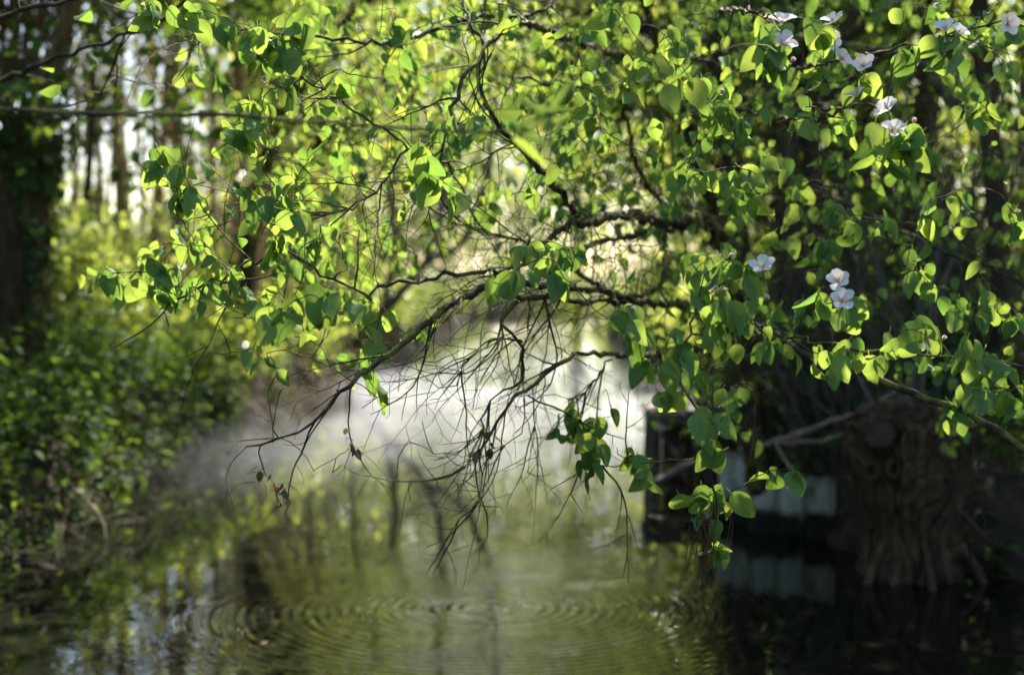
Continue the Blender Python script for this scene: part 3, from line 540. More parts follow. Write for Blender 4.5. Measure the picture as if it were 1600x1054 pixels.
osier(460, 26, 60, 5.5, 1.2, 'farther osier bush with tan rods fanning out behind the quince leaves')
osier(270, 25, 40, 3.6, .9, 'low osier bush at the foot of the tan pole trees', leaf=700)

# ------------------------------------------------------------------ bushes
def bush(x, y, rx, ry, h, n, label, mat, ls=(.06, .11), name='bush', temps=None, group=None, nst=26, stem=None):
    z = gz(x, y); t = empty(name, (x, y, z), label, 'bush', group); mb = MB(); c = []
    for i in range(nst):
        a = RNG.uniform(0, 6.28); rr = RNG.uniform(0, 1) ** .5; e = np.array([x + math.cos(a) * rr * rx, y + math.sin(a) * rr * ry, z + h * (1 - .6 * rr ** 2) * RNG.uniform(.6, 1.05)])
        b = np.array([x + math.cos(a) * rr * rx * .3, y + math.sin(a) * rr * ry * .3, z - .1]); m = (b + e) / 2 + RNG.normal(0, .1, 3) + [0, 0, .15 * h]
        q = smooth_path([[*b, .012], [*m, .009], [*e, .003]], .25, .012); tube(mb, q[:, :3], q[:, 3], 4, .5, cap=False); c += [v[:3] for v in q[len(q) // 4:]]
    mb.build('stems', stem or M_STRAW, t); c = np.array(c); cc = c[RNG.integers(0, len(c), n)] + RNG.normal(0, 1, (n, 3)) * [.2, .2, .14]
    cc[:, 2] = np.maximum(cc[:, 2], H(cc[:, 0], cc[:, 1]) + .03)
    lm = MB(); nz = np.sin(cc[:, 0] * 5) * np.sin(cc[:, 2] * 6 + cc[:, 1] * 4); scatter(lm, temps or FAR, cc, rnd_dir(n) + [0, -.1, -.35], rnd_dir(n) * .8 + [0, 0, .8], RNG.uniform(*ls, n), np.clip(.5 + .2 * nz + RNG.normal(0, .22, n), 0, 1)); lm.build('leaves', mat, t)
def pb(px, d): p = P(px, 430, d); return p[0], p[1]
for px, d, rx, ry, h, n, lab in [
 (120, 14.5, 1.1, 1.0, 1.9, 2600, 'sunlit bramble bush close behind the ivied willow trunk'),
 (215, 19, 1.5, 1.2, 2.3, 3600, 'bright yellow-green elder bush under the gap of sky'),
 (330, 23, 1.6, 1.2, 2.5, 3600, 'leafy hawthorn bush at the foot of the osier thicket'),
 (100, 22, 1.9, 1.3, 2.9, 3600, 'tall pale bush farthest back behind the willow trunk'),
 (455, 28, 1.6, 1.6, 2.6, 3600, 'rounded light green bush where the left bank thicket ends'),
 (560, 37, 1.6, 2.2, 2.2, 3400, 'low glowing bush on the left bank near the far bend'),
 (300, 15.5, 1.0, 1.0, 1.0, 2200, 'low sunlit bush leaning over the bare twigs of the left bank'),
 (440, 19.5, .8, 1.3, 1.0, 2200, 'sunlit low bush at the water edge below the osier rods')]:
    x, y = pb(px, d); bush(x, y, rx, ry, h, n, lab, M_BGLEAF, (.07, .13), group='bushes on the left bank')
for px, d, rx, ry, h, n, lab in [
 (1150, 17, 1.1, 1.5, 1.5, 2600, 'sunlit bush behind the dark stems, beside the landing stage'),
 (1110, 27, 1.4, 2.0, 2.2, 3200, 'glowing yellow-green bush on the right bank in mid distance'),
 (1330, 14, 1.3, 1.0, 1.6, 2400, 'green bush glimpsed between the dark stems and the old stump'),
 (1560, 12, 1.3, 1.2, 1.3, 2400, 'dark leafed bush right behind the gnarled stump'),
 (1450, 18, 2.0, 1.5, 2.4, 3400, 'tall leafy bush behind the gnarled stump'),
 (1050, 40, 1.8, 2.5, 2.4, 3200, 'hazy pale bush on the right bank near the far bend'),
 (870, 60, 2.6, 1.5, 3.2, 3400, 'wide bush closing the end of the straight stretch of water')]:
    x, y = pb(px, d); bush(x, y, rx, ry, h, n, lab, M_BGLEAF if px < 1300 else M_DARKLEAF, (.07, .13), group='bushes on the right bank')

# ------------------------------------------------------------------ left pollard willow + ivy
def knobbly(mb, x, y, z0, h, prof, seed, nth=56, nh=60, lean=(0, 0), lump=.16, ridge=.05, fr=5.0):
    V = []; U = []
    for i in range(nh + 1):
        f = i / nh; z = z0 + h * f; r = prof(f)
        for j in range(nth):
            a = 2 * math.pi * j / nth; p = Vector((math.cos(a) * r, math.sin(a) * r, z))
            l = mnoise.noise(Vector((math.cos(a) * 1.6, math.sin(a) * 1.6, z * 2.2 + seed))) * lump
            tw = a + 1.1 * mnoise.noise(Vector((math.cos(a), math.sin(a), z * 2 + seed)))
            rg = (1 - abs(mnoise.noise(Vector((math.cos(tw) * fr, math.sin(tw) * fr, z * 1.6 + seed * 3)))) * 3) * ridge + mnoise.noise(Vector((math.cos(tw) * 12, math.sin(tw) * 12, z * 6))) * ridge * .6
            rr = r * (1 + l * 3) + rg + mnoise.noise(Vector((math.cos(a) * r * 16, math.sin(a) * r * 16, z * 13 + seed))) * ridge * .7
            V.append([x + lean[0] * f + math.cos(a) * rr, y + lean[1] * f + math.sin(a) * rr, z]); U.append([j / nth, z])
    idx = np.arange((nh + 1) * nth).reshape(nh + 1, nth); F = np.stack([idx[:-1], np.roll(idx[:-1], -1, 1), np.roll(idx[1:], -1, 1), idx[1:]], -1).reshape(-1, 4)
    V.append([x + lean[0], y + lean[1], z0 + h]); U.append([0, 0]); mb.add(V, F, .5, np.array(U)); mb.n -= 0
    V = np.array(V); cap = np.array([[nth * nh + j, nth * nh + (j + 1) % nth, len(V) - 1] for j in range(nth)]); mb.F.append(cap + mb.n - len(V)); mb.M.append(np.zeros(len(cap), np.int32))
    return V
def left_willow():
    x, y = -3.92, 11.0; z = gz(x, y) - .2; t = empty('pollard_willow', (x, y, z + .1), 'dark pollard willow wrapped in ivy at the left edge, thin shoots rising from its head', 'tree')
    mb = MB(); V = knobbly(mb, x, y, z, 2.3, lambda f: .27 + .05 * math.exp(-f * 8) + .12 * max(0, f - .6) / .4, 3, ridge=.025, lump=.08, fr=7); mb.build('trunk', M_BARK, t)
    # several thick shoots from the head (each one a branch)
    tips = []
    for k in range(9):
        a = RNG.uniform(0, 6.28); b = np.array([x + .22 * math.cos(a), y + .22 * math.sin(a), z + 2.15]); e = b + [math.cos(a) * .45 + .5 * (k % 3) - .3, math.sin(a) * .5, RNG.uniform(3, 5)]
        m = (b + e) / 2 + [math.cos(a) * .18, 0, -.1]; q = smooth_path([[*b, RNG.uniform(.02, .036)], [*m, .02], [*e, .008]], .15, .008)
        br = MB(); tube(br, q[:, :3], q[:, 3], 8, .5, .06)
        for _ in range(12):
            s = q[RNG.integers(2, len(q))]; e2 = s[:3] + unit(RNG.normal(0, .5, 3) + [0, 0, .8]) * RNG.uniform(.4, 1.3); m2 = (s[:3] + e2) / 2 + RNG.normal(0, .05, 3)
            l2 = smooth_path([[*s[:3], .009], [*m2, .006], [*e2, .002]], .12, .008); tube(br, l2[:, :3], l2[:, 3], 4, .5, cap=False); tips += [v[:3] for v in l2]
        br.build('branch', M_PALE if k % 2 else M_REDTWIG, t)
    br = MB()     # dense thin rods
    for k in range(120):
        a = RNG.uniform(0, 6.28); b = np.array([x + .25 * math.cos(a), y + .25 * math.sin(a), z + RNG.uniform(1.9, 2.3)]); e = b + [RNG.normal(.1, .4), RNG.normal(0, .4), RNG.uniform(1, 3.4)]
        q = smooth_path([[*b, .008], [*((b + e) / 2 + RNG.normal(0, .1, 3)), .006], [*e, .002]], .12, .009); tube(br, q[:, :3], q[:, 3], 4, RNG.uniform(0, 1), cap=False); tips += [v[:3] for v in q[5:]]
    br.build('shoots', M_REDTWIG, t)
    tips = np.array(tips); c = tips[RNG.integers(0, len(tips), 900)] + RNG.normal(0, .1, (900, 3)); lm = MB(); hang_leaves(lm, NARROW, c, .05, .1, .4); lm.build('leaves', M_DARKLEAF, t)
    # ivy
    iv = MB(); n = 2200; f = RNG.uniform(0, 1, n) ** .6; a = RNG.uniform(0, 6.28, n); r = .33 + .12 * np.clip(f - .6, 0, 1) + np.abs(RNG.normal(0, .05, n)) + .22 * np.exp(-((f - .93) / .12) ** 2) * RNG.uniform(0, 1, n)
    keep = (f > .72) | ((np.cos(a - .2) > .55) & (np.sin(a * 3 + f * 9) > -.5)) | (np.sin(a * 2 + f * 5) > .93); loc = np.stack([x + np.cos(a) * r, y + np.sin(a) * r, z + .4 + 2.15 * f], -1)[keep]; out = np.stack([np.cos(a), np.sin(a), .3 + 0 * a], -1)[keep]
    scatter(iv, MID, loc, rnd_dir(len(loc)) * .5 + [0, 0, -1] + out * .3, out + rnd_dir(len(loc)) * .5, RNG.uniform(.05, .09, len(loc)), RNG.uniform(0, 1, len(loc)))
    o = iv.build('ivy_leaves', M_IVY, None, origin=(x, y, z)); st = MB()
    iv_e = empty('ivy', (x, y, z), 'dark glossy ivy climbing the trunk of the pollard willow', 'ivy'); 
    for v in (o,): v.parent = iv_e; v.location = (0, 0, 0); v.name = 'leaves'
    for k in range(9):
        a0 = RNG.uniform(0, 6.28); hs = np.linspace(0, 2.3, 20); aa = a0 + np.cumsum(RNG.normal(0, .12, 20)); tube(st, np.stack([x + np.cos(aa) * .335, y + np.sin(aa) * .335, z + hs], -1), np.linspace(.018, .006, 20), 5, .5)
    st.build('stems', M_BARK, iv_e)
left_willow()
# boughs that cross the picture's upper left
def bough(name, pts, label, leafn=0, mat=None, temps=None, ls=(.05, .08), lmat=None, jit=.006, twn=10):
    q = smooth_path(Q(*pts), .06, jit); t = empty(name, q[0, :3], label, 'branch'); mb = MB(); tube(mb, q[:, :3], q[:, 3], 7, .5, .06); tips = []
    for _ in range(twn):
        s = q[RNG.integers(2, len(q))]; e = s[:3] + rnd_dir(1)[0] * RNG.uniform(.08, .35) + [0, 0, .05]; l2 = smooth_path([[*s[:3], .003], [*((s[:3] + e) / 2 + RNG.normal(0, .02, 3)), .002], [*e, .001]], .04, .004); tube(mb, l2[:, :3], l2[:, 3], 4, .5, cap=False); tips.append(e)
    mb.build('stem', mat or M_TWIG, t)
    if leafn: tips = np.array(tips); c = tips[RNG.integers(0, len(tips), leafn)] + RNG.normal(0, .04, (leafn, 3)); lm = MB(); hang_leaves(lm, temps or NEAR, c, *ls); lm.build('leaves', lmat or M_QUINCE, t)
bough('bough', ((-250, 190, 6.2, 10), (-40, 140, 5.6, 9), (60, 100, 5.2, 7), (160, 68, 4.9, 6), (250, 30, 4.6, 5), (320, -30, 4.4, 4)), 'dark curved bough crossing the top left corner above the long willow twig', 12)
bough('bough', ((-200, 60, 5.0, 11), (-20, 32, 4.6, 9), (60, 12, 4.4, 7), (140, -4, 4.3, 6), (260, -50, 4.2, 5)), 'dark bough cutting off the very corner at the upper left', 6)
bough('bough', ((60, 180, 5.2, 3), (125, 160, 5.0, 3), (160, 145, 4.8, 3), (185, 80, 4.6, 3), (215, 20, 4.5, 2), (235, -30, 4.4, 2)), 'thin dark looping twig rising in front of the gap of sky', 8, jit=.003)
bough('bough', ((1250, 60, 6.6, 14), (1340, 75, 6.2, 16), (1424, 95, 6.0, 17), (1470, 140, 5.9, 20), (1515, 182, 5.8, 20), (1600, 195, 5.8, 18), (1800, 230, 5.8, 18)), 'thick dark knobbly bough in the shaded upper right corner', 30, M_LIMB)
# close blurred willow twig
def near_twig():
    q = smooth_path(Q((-420, 190, 2.6, 9), (-200, 176, 2.5, 9), (0, 172, 2.4, 9), (190, 178, 2.35, 8), (420, 183, 2.3, 7), (620, 200, 2.25, 6), (740, 208, 2.2, 5), (795, 205, 2.2, 3.5), (840, 185, 2.15, 2)), .05, .0015)
    t = empty('willow_twig', q[0, :3], 'long straight willow twig crossing close in front, blurred, silvery leaf tuft at its tip', 'twig'); mb = MB(); tube(mb, q[:, :3], q[:, 3], 7, .5, .12); mb.build('stem', M_LIMB, t)
    pts = np.array([P(a, b, 2.2) for a, b in ((775, 178), (790, 195), (800, 170), (812, 160), (830, 165), (812, 205), (835, 190), (848, 178), (800, 215), (845, 205), (860, 170))]); n = len(pts)
    lm = MB(); scatter(lm, NARROW, pts, rnd_dir(n) * .6 + [.8, 0, .1], rnd_dir(n) + [0, -.8, .5], RNG.uniform(.045, .085, n), RNG.uniform(.4, 1, n)); lm.build('leaves', M_QUINCE, t)
near_twig()

# ------------------------------------------------------------------ right bank: dark many-stemmed trees
THICK = [(1190, 9.6, 46, 'broadest dark trunk of the thicket, directly behind the landing stage'), (1255, 9.3, 38, 'dark leaning trunk rising behind the corrugated sheet'), (1305, 9.8, 34, 'dark upright trunk between the corrugated sheet and the stump'),
 (1225, 10.8, 16, 'slim dark stem squeezed between the two broadest trunks'), (1345, 12.5, 30, 'pinkish tan trunk lit by the sun behind the dark thicket'), (1380, 10.2, 22, 'dark ivy-hung stem rising just behind the stump'), (1290, 11.5, 12, 'thin stem behind the leaning trunk'),
 (1475, 11, 18, 'slanting dark stem to the upper side of the stump'), (1590, 9.5, 40, 'heavy dark trunk at the right edge'), (1165, 12, 12, 'thin dark stem nearest to the stream, behind the quince'), (1420, 13, 14, 'thin stem far back behind the stump')]
for i, (px, d, wpx, lab) in enumerate(THICK):
    x, y = pb(px, d); pink = 'pinkish' in lab
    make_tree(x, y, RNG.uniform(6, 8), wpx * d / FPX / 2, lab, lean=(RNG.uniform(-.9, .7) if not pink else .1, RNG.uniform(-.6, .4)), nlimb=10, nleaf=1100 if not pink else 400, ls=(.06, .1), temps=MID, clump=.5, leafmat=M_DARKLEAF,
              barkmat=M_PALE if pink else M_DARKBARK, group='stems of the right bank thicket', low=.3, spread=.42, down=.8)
# big shade tree at upper right; the others are added out of view
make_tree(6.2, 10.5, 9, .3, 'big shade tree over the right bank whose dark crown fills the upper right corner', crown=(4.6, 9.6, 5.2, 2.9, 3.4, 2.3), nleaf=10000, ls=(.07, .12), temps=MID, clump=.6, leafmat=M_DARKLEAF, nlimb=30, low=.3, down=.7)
make_tree(6.9, 5.0, 9, .3, 'added out-of-view shade tree whose crown darkens the near right bank', crown=(4.2, 7.0, 7.0, 3.2, 3.5, 1.3), nleaf=12000, ls=(.10, .16), clump=.7, leafmat=M_DARKLEAF, nlimb=22, low=.4)  # crown added above the view to keep light off the right bank
make_tree(-7.0, 10.5, 9, .3, 'added out-of-view shade tree left of the pollard willow, crown blocking sun from the near bank', crown=(-4.0, 14.4, 7.3, 3.0, 4.4, 1.6), nleaf=42000, ls=(.12, .2), clump=.7, leafmat=M_DARKLEAF, nlimb=24, low=.4)  # unseen crown added and thickened to block sun on the left bank
make_tree(-6.0, 4.5, 9, .3, 'added near shade tree with its crown above the view, darkening the left foreground', crown=(-4.2, 8.6, 5.2, 2.6, 4.0, 1.5), nleaf=34000, ls=(.10, .16), clump=.8, leafmat=M_DARKLEAF, nlimb=22, low=.5)  # canopy added over the left foreground to darken it

make_tree(-10.5, 7.5, 8, .25, 'added unseen tree well left of the near bank undergrowth, shading it from the side', crown=(-8.0, 8, 3.6, 2.2, 5.5, 3.4), nleaf=15000, ls=(.12, .2), clump=.7, leafmat=M_DARKLEAF, nlimb=22, low=.1)  # added outside the view as a shading wall on the left
make_tree(8.6, 5.5, 8, .25, 'added unseen tree well right of the gnarled stump, shading it from the side', crown=(7.0, 6, 3.4, 2.0, 4.5, 3.2), nleaf=9000, ls=(.12, .2), clump=.7, leafmat=M_DARKLEAF, nlimb=22, low=.1)  # added outside the view as a shading wall on the right
make_tree(4.2, 16, 8, .12, 'fresh green hazel behind the quince, its sunlit sprays filling the gaps between the limbs', crown=(2.3, 15.6, 4.7, 2.2, 1.6, 2.0), nleaf=5200, ls=(.07, .12), temps=MID, clump=.45, nlimb=20, low=.2, name='hazel')
make_tree(3.6, 26.5, 10, .12, 'second fresh hazel farther along the right bank, arching across above the mist', crown=(1.6, 27, 5.6, 2.8, 1.8, 2.4), nleaf=5600, ls=(.09, .14), clump=.5, nlimb=20, low=.2, name='hazel')
make_tree(-4.6, 24, 8, .12, 'fresh hazel on the left bank arching toward the water behind the osier rods', crown=(-2.9, 24.5, 5.0, 1.7, 1.8, 2.2), nleaf=4200, ls=(.09, .14), clump=.5, nlimb=18, low=.2, name='hazel')
def far_wood():
    n = 46000; x = RNG.uniform(-40, 60, n); y = RNG.uniform(72, 96, n); top = 13 + 3 * np.sin(x * .35) + 2 * np.sin(x * 1.1 + y) - 9 * np.clip((-12 - x) / 4, 0, 1); z = H(x, y) + RNG.uniform(0, 1, n) ** .8 * top
    keep = (np.sin(x * .9 + z * .5) * np.sin(z * .8 + y * .3) > -.55); p = np.stack([x, y, z], -1)[keep]; n = len(p); mb = MB()
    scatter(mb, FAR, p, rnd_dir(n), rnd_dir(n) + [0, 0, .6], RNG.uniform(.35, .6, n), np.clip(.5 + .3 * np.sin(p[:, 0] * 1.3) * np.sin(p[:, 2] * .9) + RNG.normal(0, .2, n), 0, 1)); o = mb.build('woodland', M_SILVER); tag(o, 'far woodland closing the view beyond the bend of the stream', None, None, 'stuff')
far_wood()
make_tree(-7.6, 16, 11, .25, 'added out-of-view crown blocking sun from the near left bank', crown=(-4.6, 17.5, 8.6, 3.4, 3.4, 1.8), nleaf=16000, ls=(.14, .22), clump=.8, leafmat=M_DARKLEAF, nlimb=24, low=.55, name='shade_alder')  # second overhead sun blocker added for the near left bank
make_tree(-11.5, 31, 13, .2, 'added tall crown out of view, covering the sky reflected in the water at lower left', crown=(-8.2, 31.5, 11.4, 4.4, 3.0, 2.6), nleaf=12000, ls=(.14, .22), clump=.8, leafmat=M_DARKLEAF, nlimb=24, low=.7, name='shade_alder')  # crown added out of view so the water there reflects less sky
make_tree(4.9, 36.5, 14, .2, 'added dark tree with its crown above the view, darkening the reflection in the near water', crown=(.4, 37.5, 11.6, 6.5, 3.0, 2.2), nleaf=15000, ls=(.14, .22), clump=.8, leafmat=M_DARKLEAF, nlimb=24, low=.55, name='shade_alder')  # crown added above the view to darken the water's reflection
def side_wood(x0, x1, y0, y1, h, n, label):  # leaf masses added out of view to block low sky light
    x = RNG.uniform(x0, x1, n); y = RNG.uniform(y0, y1, n); z = H(x, y) + RNG.uniform(0, 1, n) * h * (1 + .15 * np.sin(x + y * .7)); p = np.stack([x, y, z], -1); p = p[np.sin(x * .9 + z) * np.sin(y * .8 + z * .7) > -.6]; n = len(p); mb = MB()
    scatter(mb, FAR, p, rnd_dir(n), rnd_dir(n) + [0, 0, .6], RNG.uniform(.35, .6, n), RNG.uniform(0, 1, n)); tag(mb.build('woodland', M_DARKLEAF), label, None, None, 'stuff')
side_wood(-24, -13, -10, 24, 11, 16000, 'added unseen woodland beyond the left bank, blocking low sky light'); side_wood(12, 24, -10, 26, 11, 16000, 'added unseen woodland beyond the right bank, blocking low sky light'); side_wood(-16, 16, -18, -9, 5, 9000, 'added unseen woodland behind the camera, blocking low sky light')
def leaning():
    x, y = -2.9, 23.5; t = empty('leaning_tree', (x, y, gz(x, y)), 'brown forked tree leaning from the left bank over the water behind the mist', 'tree'); mb = MB()
    for pts in (((x, y, gz(x, y) - .2, .11), (-2.1, 23.2, 1.0, .095), (-1.35, 23, 1.9, .055), (-1.1, 23, 3.0, .06), (-1.2, 23, 5.0, .05)), ((-1.4, 23, 1.8, .06), (-.75, 22.8, 2.2, .055), (-.4, 22.6, 3.2, .06), (-.2, 22.5, 5.0, .03)), ((-2.1, 23.2, 1.0, .055), (-1.9, 23, 2.4, .06), (-2.3, 22.8, 4.5, .03))):
        q = smooth_path(pts, .15, .01); tube(mb, q[:, :3], q[:, 3], 10, .5, .06)
    mb.build('trunk', M_POST, t); c = np.array([-1.0, 22.8, 5.2]) + RNG.normal(0, 1, (500, 3)) * [1.3, .8, .8]; lm = MB(); hang_leaves(lm, FAR, c, .08, .14, .4); lm.build('crown', M_BGLEAF, t)
leaning()
def arching(name, lims, nleaf, label, ls=(.07, .12), mat=None):
    q0 = np.array(lims[0]); t = empty(name, q0[0, :3], label, 'tree'); mb = MB(); tips = []
    for l in lims:
        q = smooth_path(l, .15, .012); tube(mb, q[:, :3], q[:, 3], 8, .5, .07)
        for _ in range(26):
            s = q[RNG.integers(len(q) // 5, len(q))]; L = RNG.uniform(.5, 1.7); dv = unit(RNG.normal(0, 1, 3) + [-.5, -.1, -.25]); e = s[:3] + dv * L; m = (s[:3] + e) / 2 + RNG.normal(0, .1, 3) + [0, 0, .12 * L]
            l2 = smooth_path([[*s[:3], s[3] * .4 + .004], [*m, .007], [*e, .003]], .12, .012); tube(mb, l2[:, :3], l2[:, 3], 5, .5, cap=False); tips += [v[:3] for v in l2[len(l2) // 3:]]
            for _ in range(3):
                s3 = l2[RNG.integers(2, len(l2))]; e3 = s3[:3] + unit(RNG.normal(0, 1, 3) + dv) * L * .35; tube(mb, [s3[:3], (s3[:3] + e3) / 2 + RNG.normal(0, .03, 3), e3], [.004, .003, .0015], 4, .5, cap=False); tips.append(e3)
    mb.build('trunk', M_DARKBARK, t); tips = np.array(tips); c = tips[RNG.integers(0, len(tips), nleaf)] + RNG.normal(0, .12, (nleaf, 3)); lm = MB(); hang_leaves(lm, MID, c, *ls, .6); lm.build('crown', mat or M_NETTLE, t)
arching('arching_tree', [[(3.3, 12.5, .4, .16), (3.0, 12.3, 2.4, .14), (1.9, 12, 4.0, .10), (.2, 11.6, 4.7, .06), (-1.5, 11.2, 4.3, .025)], [(2.9, 12.3, 2.4, .10), (1.8, 13, 3.0, .07), (.4, 13.6, 3.2, .05), (-.9, 14, 2.9, .02)], [(2.4, 12.2, 3.4, .09), (1.3, 11.0, 3.4, .06), (.2, 10.2, 3.6, .03)], [(1.9, 12, 4.0, .07), (.9, 12.5, 5.4, .05), (-.6, 13, 6.2, .03)]], 3300, 'dark limbed tree arching over the stream behind the quince')
arching('arching_tree', [[(-3.3, 17, .6, .12), (-2.9, 17, 3.0, .10), (-1.9, 17, 4.7, .07), (-.5, 16.8, 5.3, .03)], [(-3.0, 17, 2.3, .07), (-2.0, 16.4, 3.3, .05), (-1.1, 16, 3.6, .02)]], 600, 'dark limbed tree arching from the left bank above the osier rods', mat=M_BGLEAF)
TANPOLES = [(px + random.uniform(-8, 8), random.uniform(17, 27)) for px in (115, 122, 138, 150, 163, 178, 195, 205, 228, 248, 265, 278, 292, 325, 340, 130, 145, 170, 185, 212, 240, 255, 285, 305, 335, 348, 375, 395, 420, 440, 470, 500, 530)]
for px, d in TANPOLES:
    p = P(px, 430, d); make_tree(p[0], p[1], RNG.uniform(6, 8.5), RNG.uniform(5, 8) * d / FPX / 2, 'thin tan pole tree, one of many slender uprights along the left bank', lean=(RNG.uniform(-.7, .9), 0), nlimb=7, nleaf=120, ls=(.05, .09), clump=.4, barkmat=M_PALE, low=.35, spread=.3, group='slender tan poles of the left bank', name='pole_tree')
for px, d, h, lab in ((1180, 10.6, 2.6, 'tangle of thin dark stems right behind the landing stage'), (1270, 11.6, 3.0, 'tangle of thin dark stems behind the corrugated sheet'), (1400, 10.6, 2.8, 'tangle of thin dark stems behind the gnarled stump'), (1530, 10.0, 2.8, 'tangle of thin dark stems at the far right'), (1340, 9.2, 1.9, 'low tangle of twiggy stems beside the stump, nearest to the water')):
    x, y = pb(px, d); bush(x, y, .9, .7, h, 600, lab, M_DARKLEAF, (.05, .09), 'brushwood', MID, 'tangled brushwood of the right bank', 110, M_POST)

# ------------------------------------------------------------------ gnarled stump
def stump():
    x, y = P(1425, 700, 7.6)[:2]; z = -.25; t = empty('willow_stump', (x, y, 0), 'gnarled cut willow stump with sawn ends and knots standing in the dark right shallows', 'stump')
    mb = MB(); prof = lambda f: .25 + .05 * math.exp(-f * 9) - .03 * math.exp(-((f - .42) / .12) ** 2) + .05 * math.exp(-((f - .8) / .16) ** 2) - .10 * max(0, (f - .9) / .1)
    knobbly(mb, x, y, z, 1.18, prof, 11, 200, 150, (-.02, 0), .10, .022, 13)
    def stub(a, b, r0, r1):
        a = np.array(a, float); b = np.array(b, float); q = np.linspace(a, b, 9); rr = np.linspace(r0, r1, 9) * (1 + .07 * np.sin(np.arange(9) * 1.7)); tube(mb, q, rr, 22, .5, .07, cap=False)
        d = unit(b - a); u = unit(np.cross(d, [.1, .3, 1])); v = np.cross(d, u); m2 = MB(); n = 22; V = [b + d * .012]; 
        for k in range(n): th = k * 2 * math.pi / n; V.append(b + (u * math.cos(th) + v * math.sin(th)) * r1 * RNG.uniform(.95, 1.03) + d * RNG.uniform(0, .012))
        m2.add(V, [[0, k + 1, (k + 1) % n + 1] for k in range(n)]); m2.build('sawn_face', M_CUT, t, smooth=False)
    s = lambda px, py, d=7.3: P(px, py, d)
    stub((x - .1, y, .62), s(1375, 678, 7.36), .11, .08); stub((x + .12, y, .62), s(1478, 668, 7.36), .12, .09); stub((x + .02, y, .7), s(1432, 640, 7.38), .09, .07)
    stub((x - .16, y + .05, .7), s(1352, 640, 7.6), .09, .06); 
    for px, py in ((1362, 737), (1398, 733)):   # knot eyes
        c = s(px, py, 7.335); km = MB(); n = 20; R, r_ = .038, .016; V = []
        for i in range(n):
            th = 2 * math.pi * i / n
            for j in range(8): ph = 2 * math.pi * j / 8; V.append([c[0] + math.cos(th) * (R * .85 + r_ * math.cos(ph)), c[1] + .03 - math.sin(ph) * r_ * 1.5, c[2] + math.sin(th) * (R * 1.15 + r_ * math.cos(ph))])
        km.add(V, [[i*8+j, i*8+(j+1)%8, ((i+1)%n)*8+(j+1)%8, ((i+1)%n)*8+j] for i in range(n) for j in range(8)]); km.build('knot', M_BARK, t)
    for k in range(46):   # buttress ridges and burrs
        a = RNG.uniform(math.pi, 2 * math.pi) if k % 3 else RNG.uniform(0, 6.28); f0 = RNG.uniform(0, .65); hs = np.linspace(f0, min(.95, f0 + RNG.uniform(.15, .4)), 8); aa = a + np.cumsum(RNG.normal(0, .09, 8))
        rr = np.array([prof(f) for f in hs]) + .012; tube(mb, np.stack([x + np.cos(aa) * rr, y + np.sin(aa) * rr, z + 1.18 * hs], -1), RNG.uniform(.012, .03) * np.sin(np.linspace(.3, 2.9, 8)), 6, .5, .2)
    for k in range(34):   # broken dead shoots and burrs round the head
        a = RNG.uniform(0, 6.28); f = RNG.uniform(.35, .98); r = prof(f) + .01; b = np.array([x + math.cos(a) * r, y + math.sin(a) * r, z + 1.18 * f]); dv = unit([math.cos(a), math.sin(a), RNG.uniform(.2, 1.6)]); L = RNG.uniform(.03, .16)
        tube(mb, [b, b + dv * L * .5 + RNG.normal(0, .006, 3), b + dv * L], [RNG.uniform(.01, .022), .01, .005], 6, .5, .2)
    for k in range(3):    # root flares running into the water
        a = RNG.uniform(math.pi * .9, math.pi * 2.1); b = np.array([x + math.cos(a) * .24, y + math.sin(a) * .24, .22]); e = b + [math.cos(a) * .22, math.sin(a) * .22, -.36]; tube(mb, [b, (b + e) / 2 + [0, 0, .03], e], [.02, .025, .012], 7, .5, .15)
    mb.build('trunk', M_BARK, t)
    for k in range(7):    # live thin uprights
        m2 = MB(); b = np.array([x + RNG.uniform(-.2, .2), y + RNG.uniform(-.05, .2), .85]); e = b + [RNG.normal(0, .35), RNG.uniform(0, .5), RNG.uniform(.7, 1.8)]; q = smooth_path([[*b, .013], [*((b + e) / 2 + RNG.normal(0, .06, 3)), .009], [*e, .003]], .08, .006); tube(m2, q[:, :3], q[:, 3], 6, .5, .08); m2.build('shoot', M_POST, t)
stump()

# ------------------------------------------------------------------ corrugated sheet
def corrugated(px0, px1, d0, d1, ztop, label, zb=-.4):
    a = P(px0, 700, d0)[:2]; b = P(px1, 700, d1)[:2]; L = np.linalg.norm(b - a); dr = (b - a) / L; nr = np.array([dr[1], -dr[0]]); n = int(L / .012); mb = MB(); nz_ = 14; th = .007
    for side in (0, 1):
        V = [[*(a + dr * (i / n * L) + nr * (-.034 * math.cos(i / n * L / .177 * 6.283) + (th if side else 0))), zb + (ztop - zb) * j / nz_ + (.006 * math.sin(i * .9) if j == nz_ else 0)] for j in range(nz_ + 1) for i in range(n + 1)]
        F = [[j*(n+1)+i, j*(n+1)+i+1, (j+1)*(n+1)+i+1, (j+1)*(n+1)+i] for j in range(nz_) for i in range(n)]; mb.add(V, F, np.array([.5 - .5 * math.sin(i / n * L / .177 * 6.283 + .5) for j in range(nz_ + 1) for i in range(n + 1)]))  # tint carries the shade painted across the corrugations
    m = (n + 1) * (nz_ + 1); top = [[nz_*(n+1)+i, nz_*(n+1)+i+1, m+nz_*(n+1)+i+1, m+nz_*(n+1)+i] for i in range(n)]
    ends = [[j*(n+1)+e, (j+1)*(n+1)+e, m+(j+1)*(n+1)+e, m+j*(n+1)+e] for j in range(nz_) for e in (0, n)]
    mb.F.append(np.array(top + ends)); mb.M.append(np.zeros(len(top + ends), np.int32)); o = mb.build('corrugated_sheet', M_CEMENT, None, origin=(*a, 0)); tag(o, label, 'sheet', 'corrugated revetment sheets')
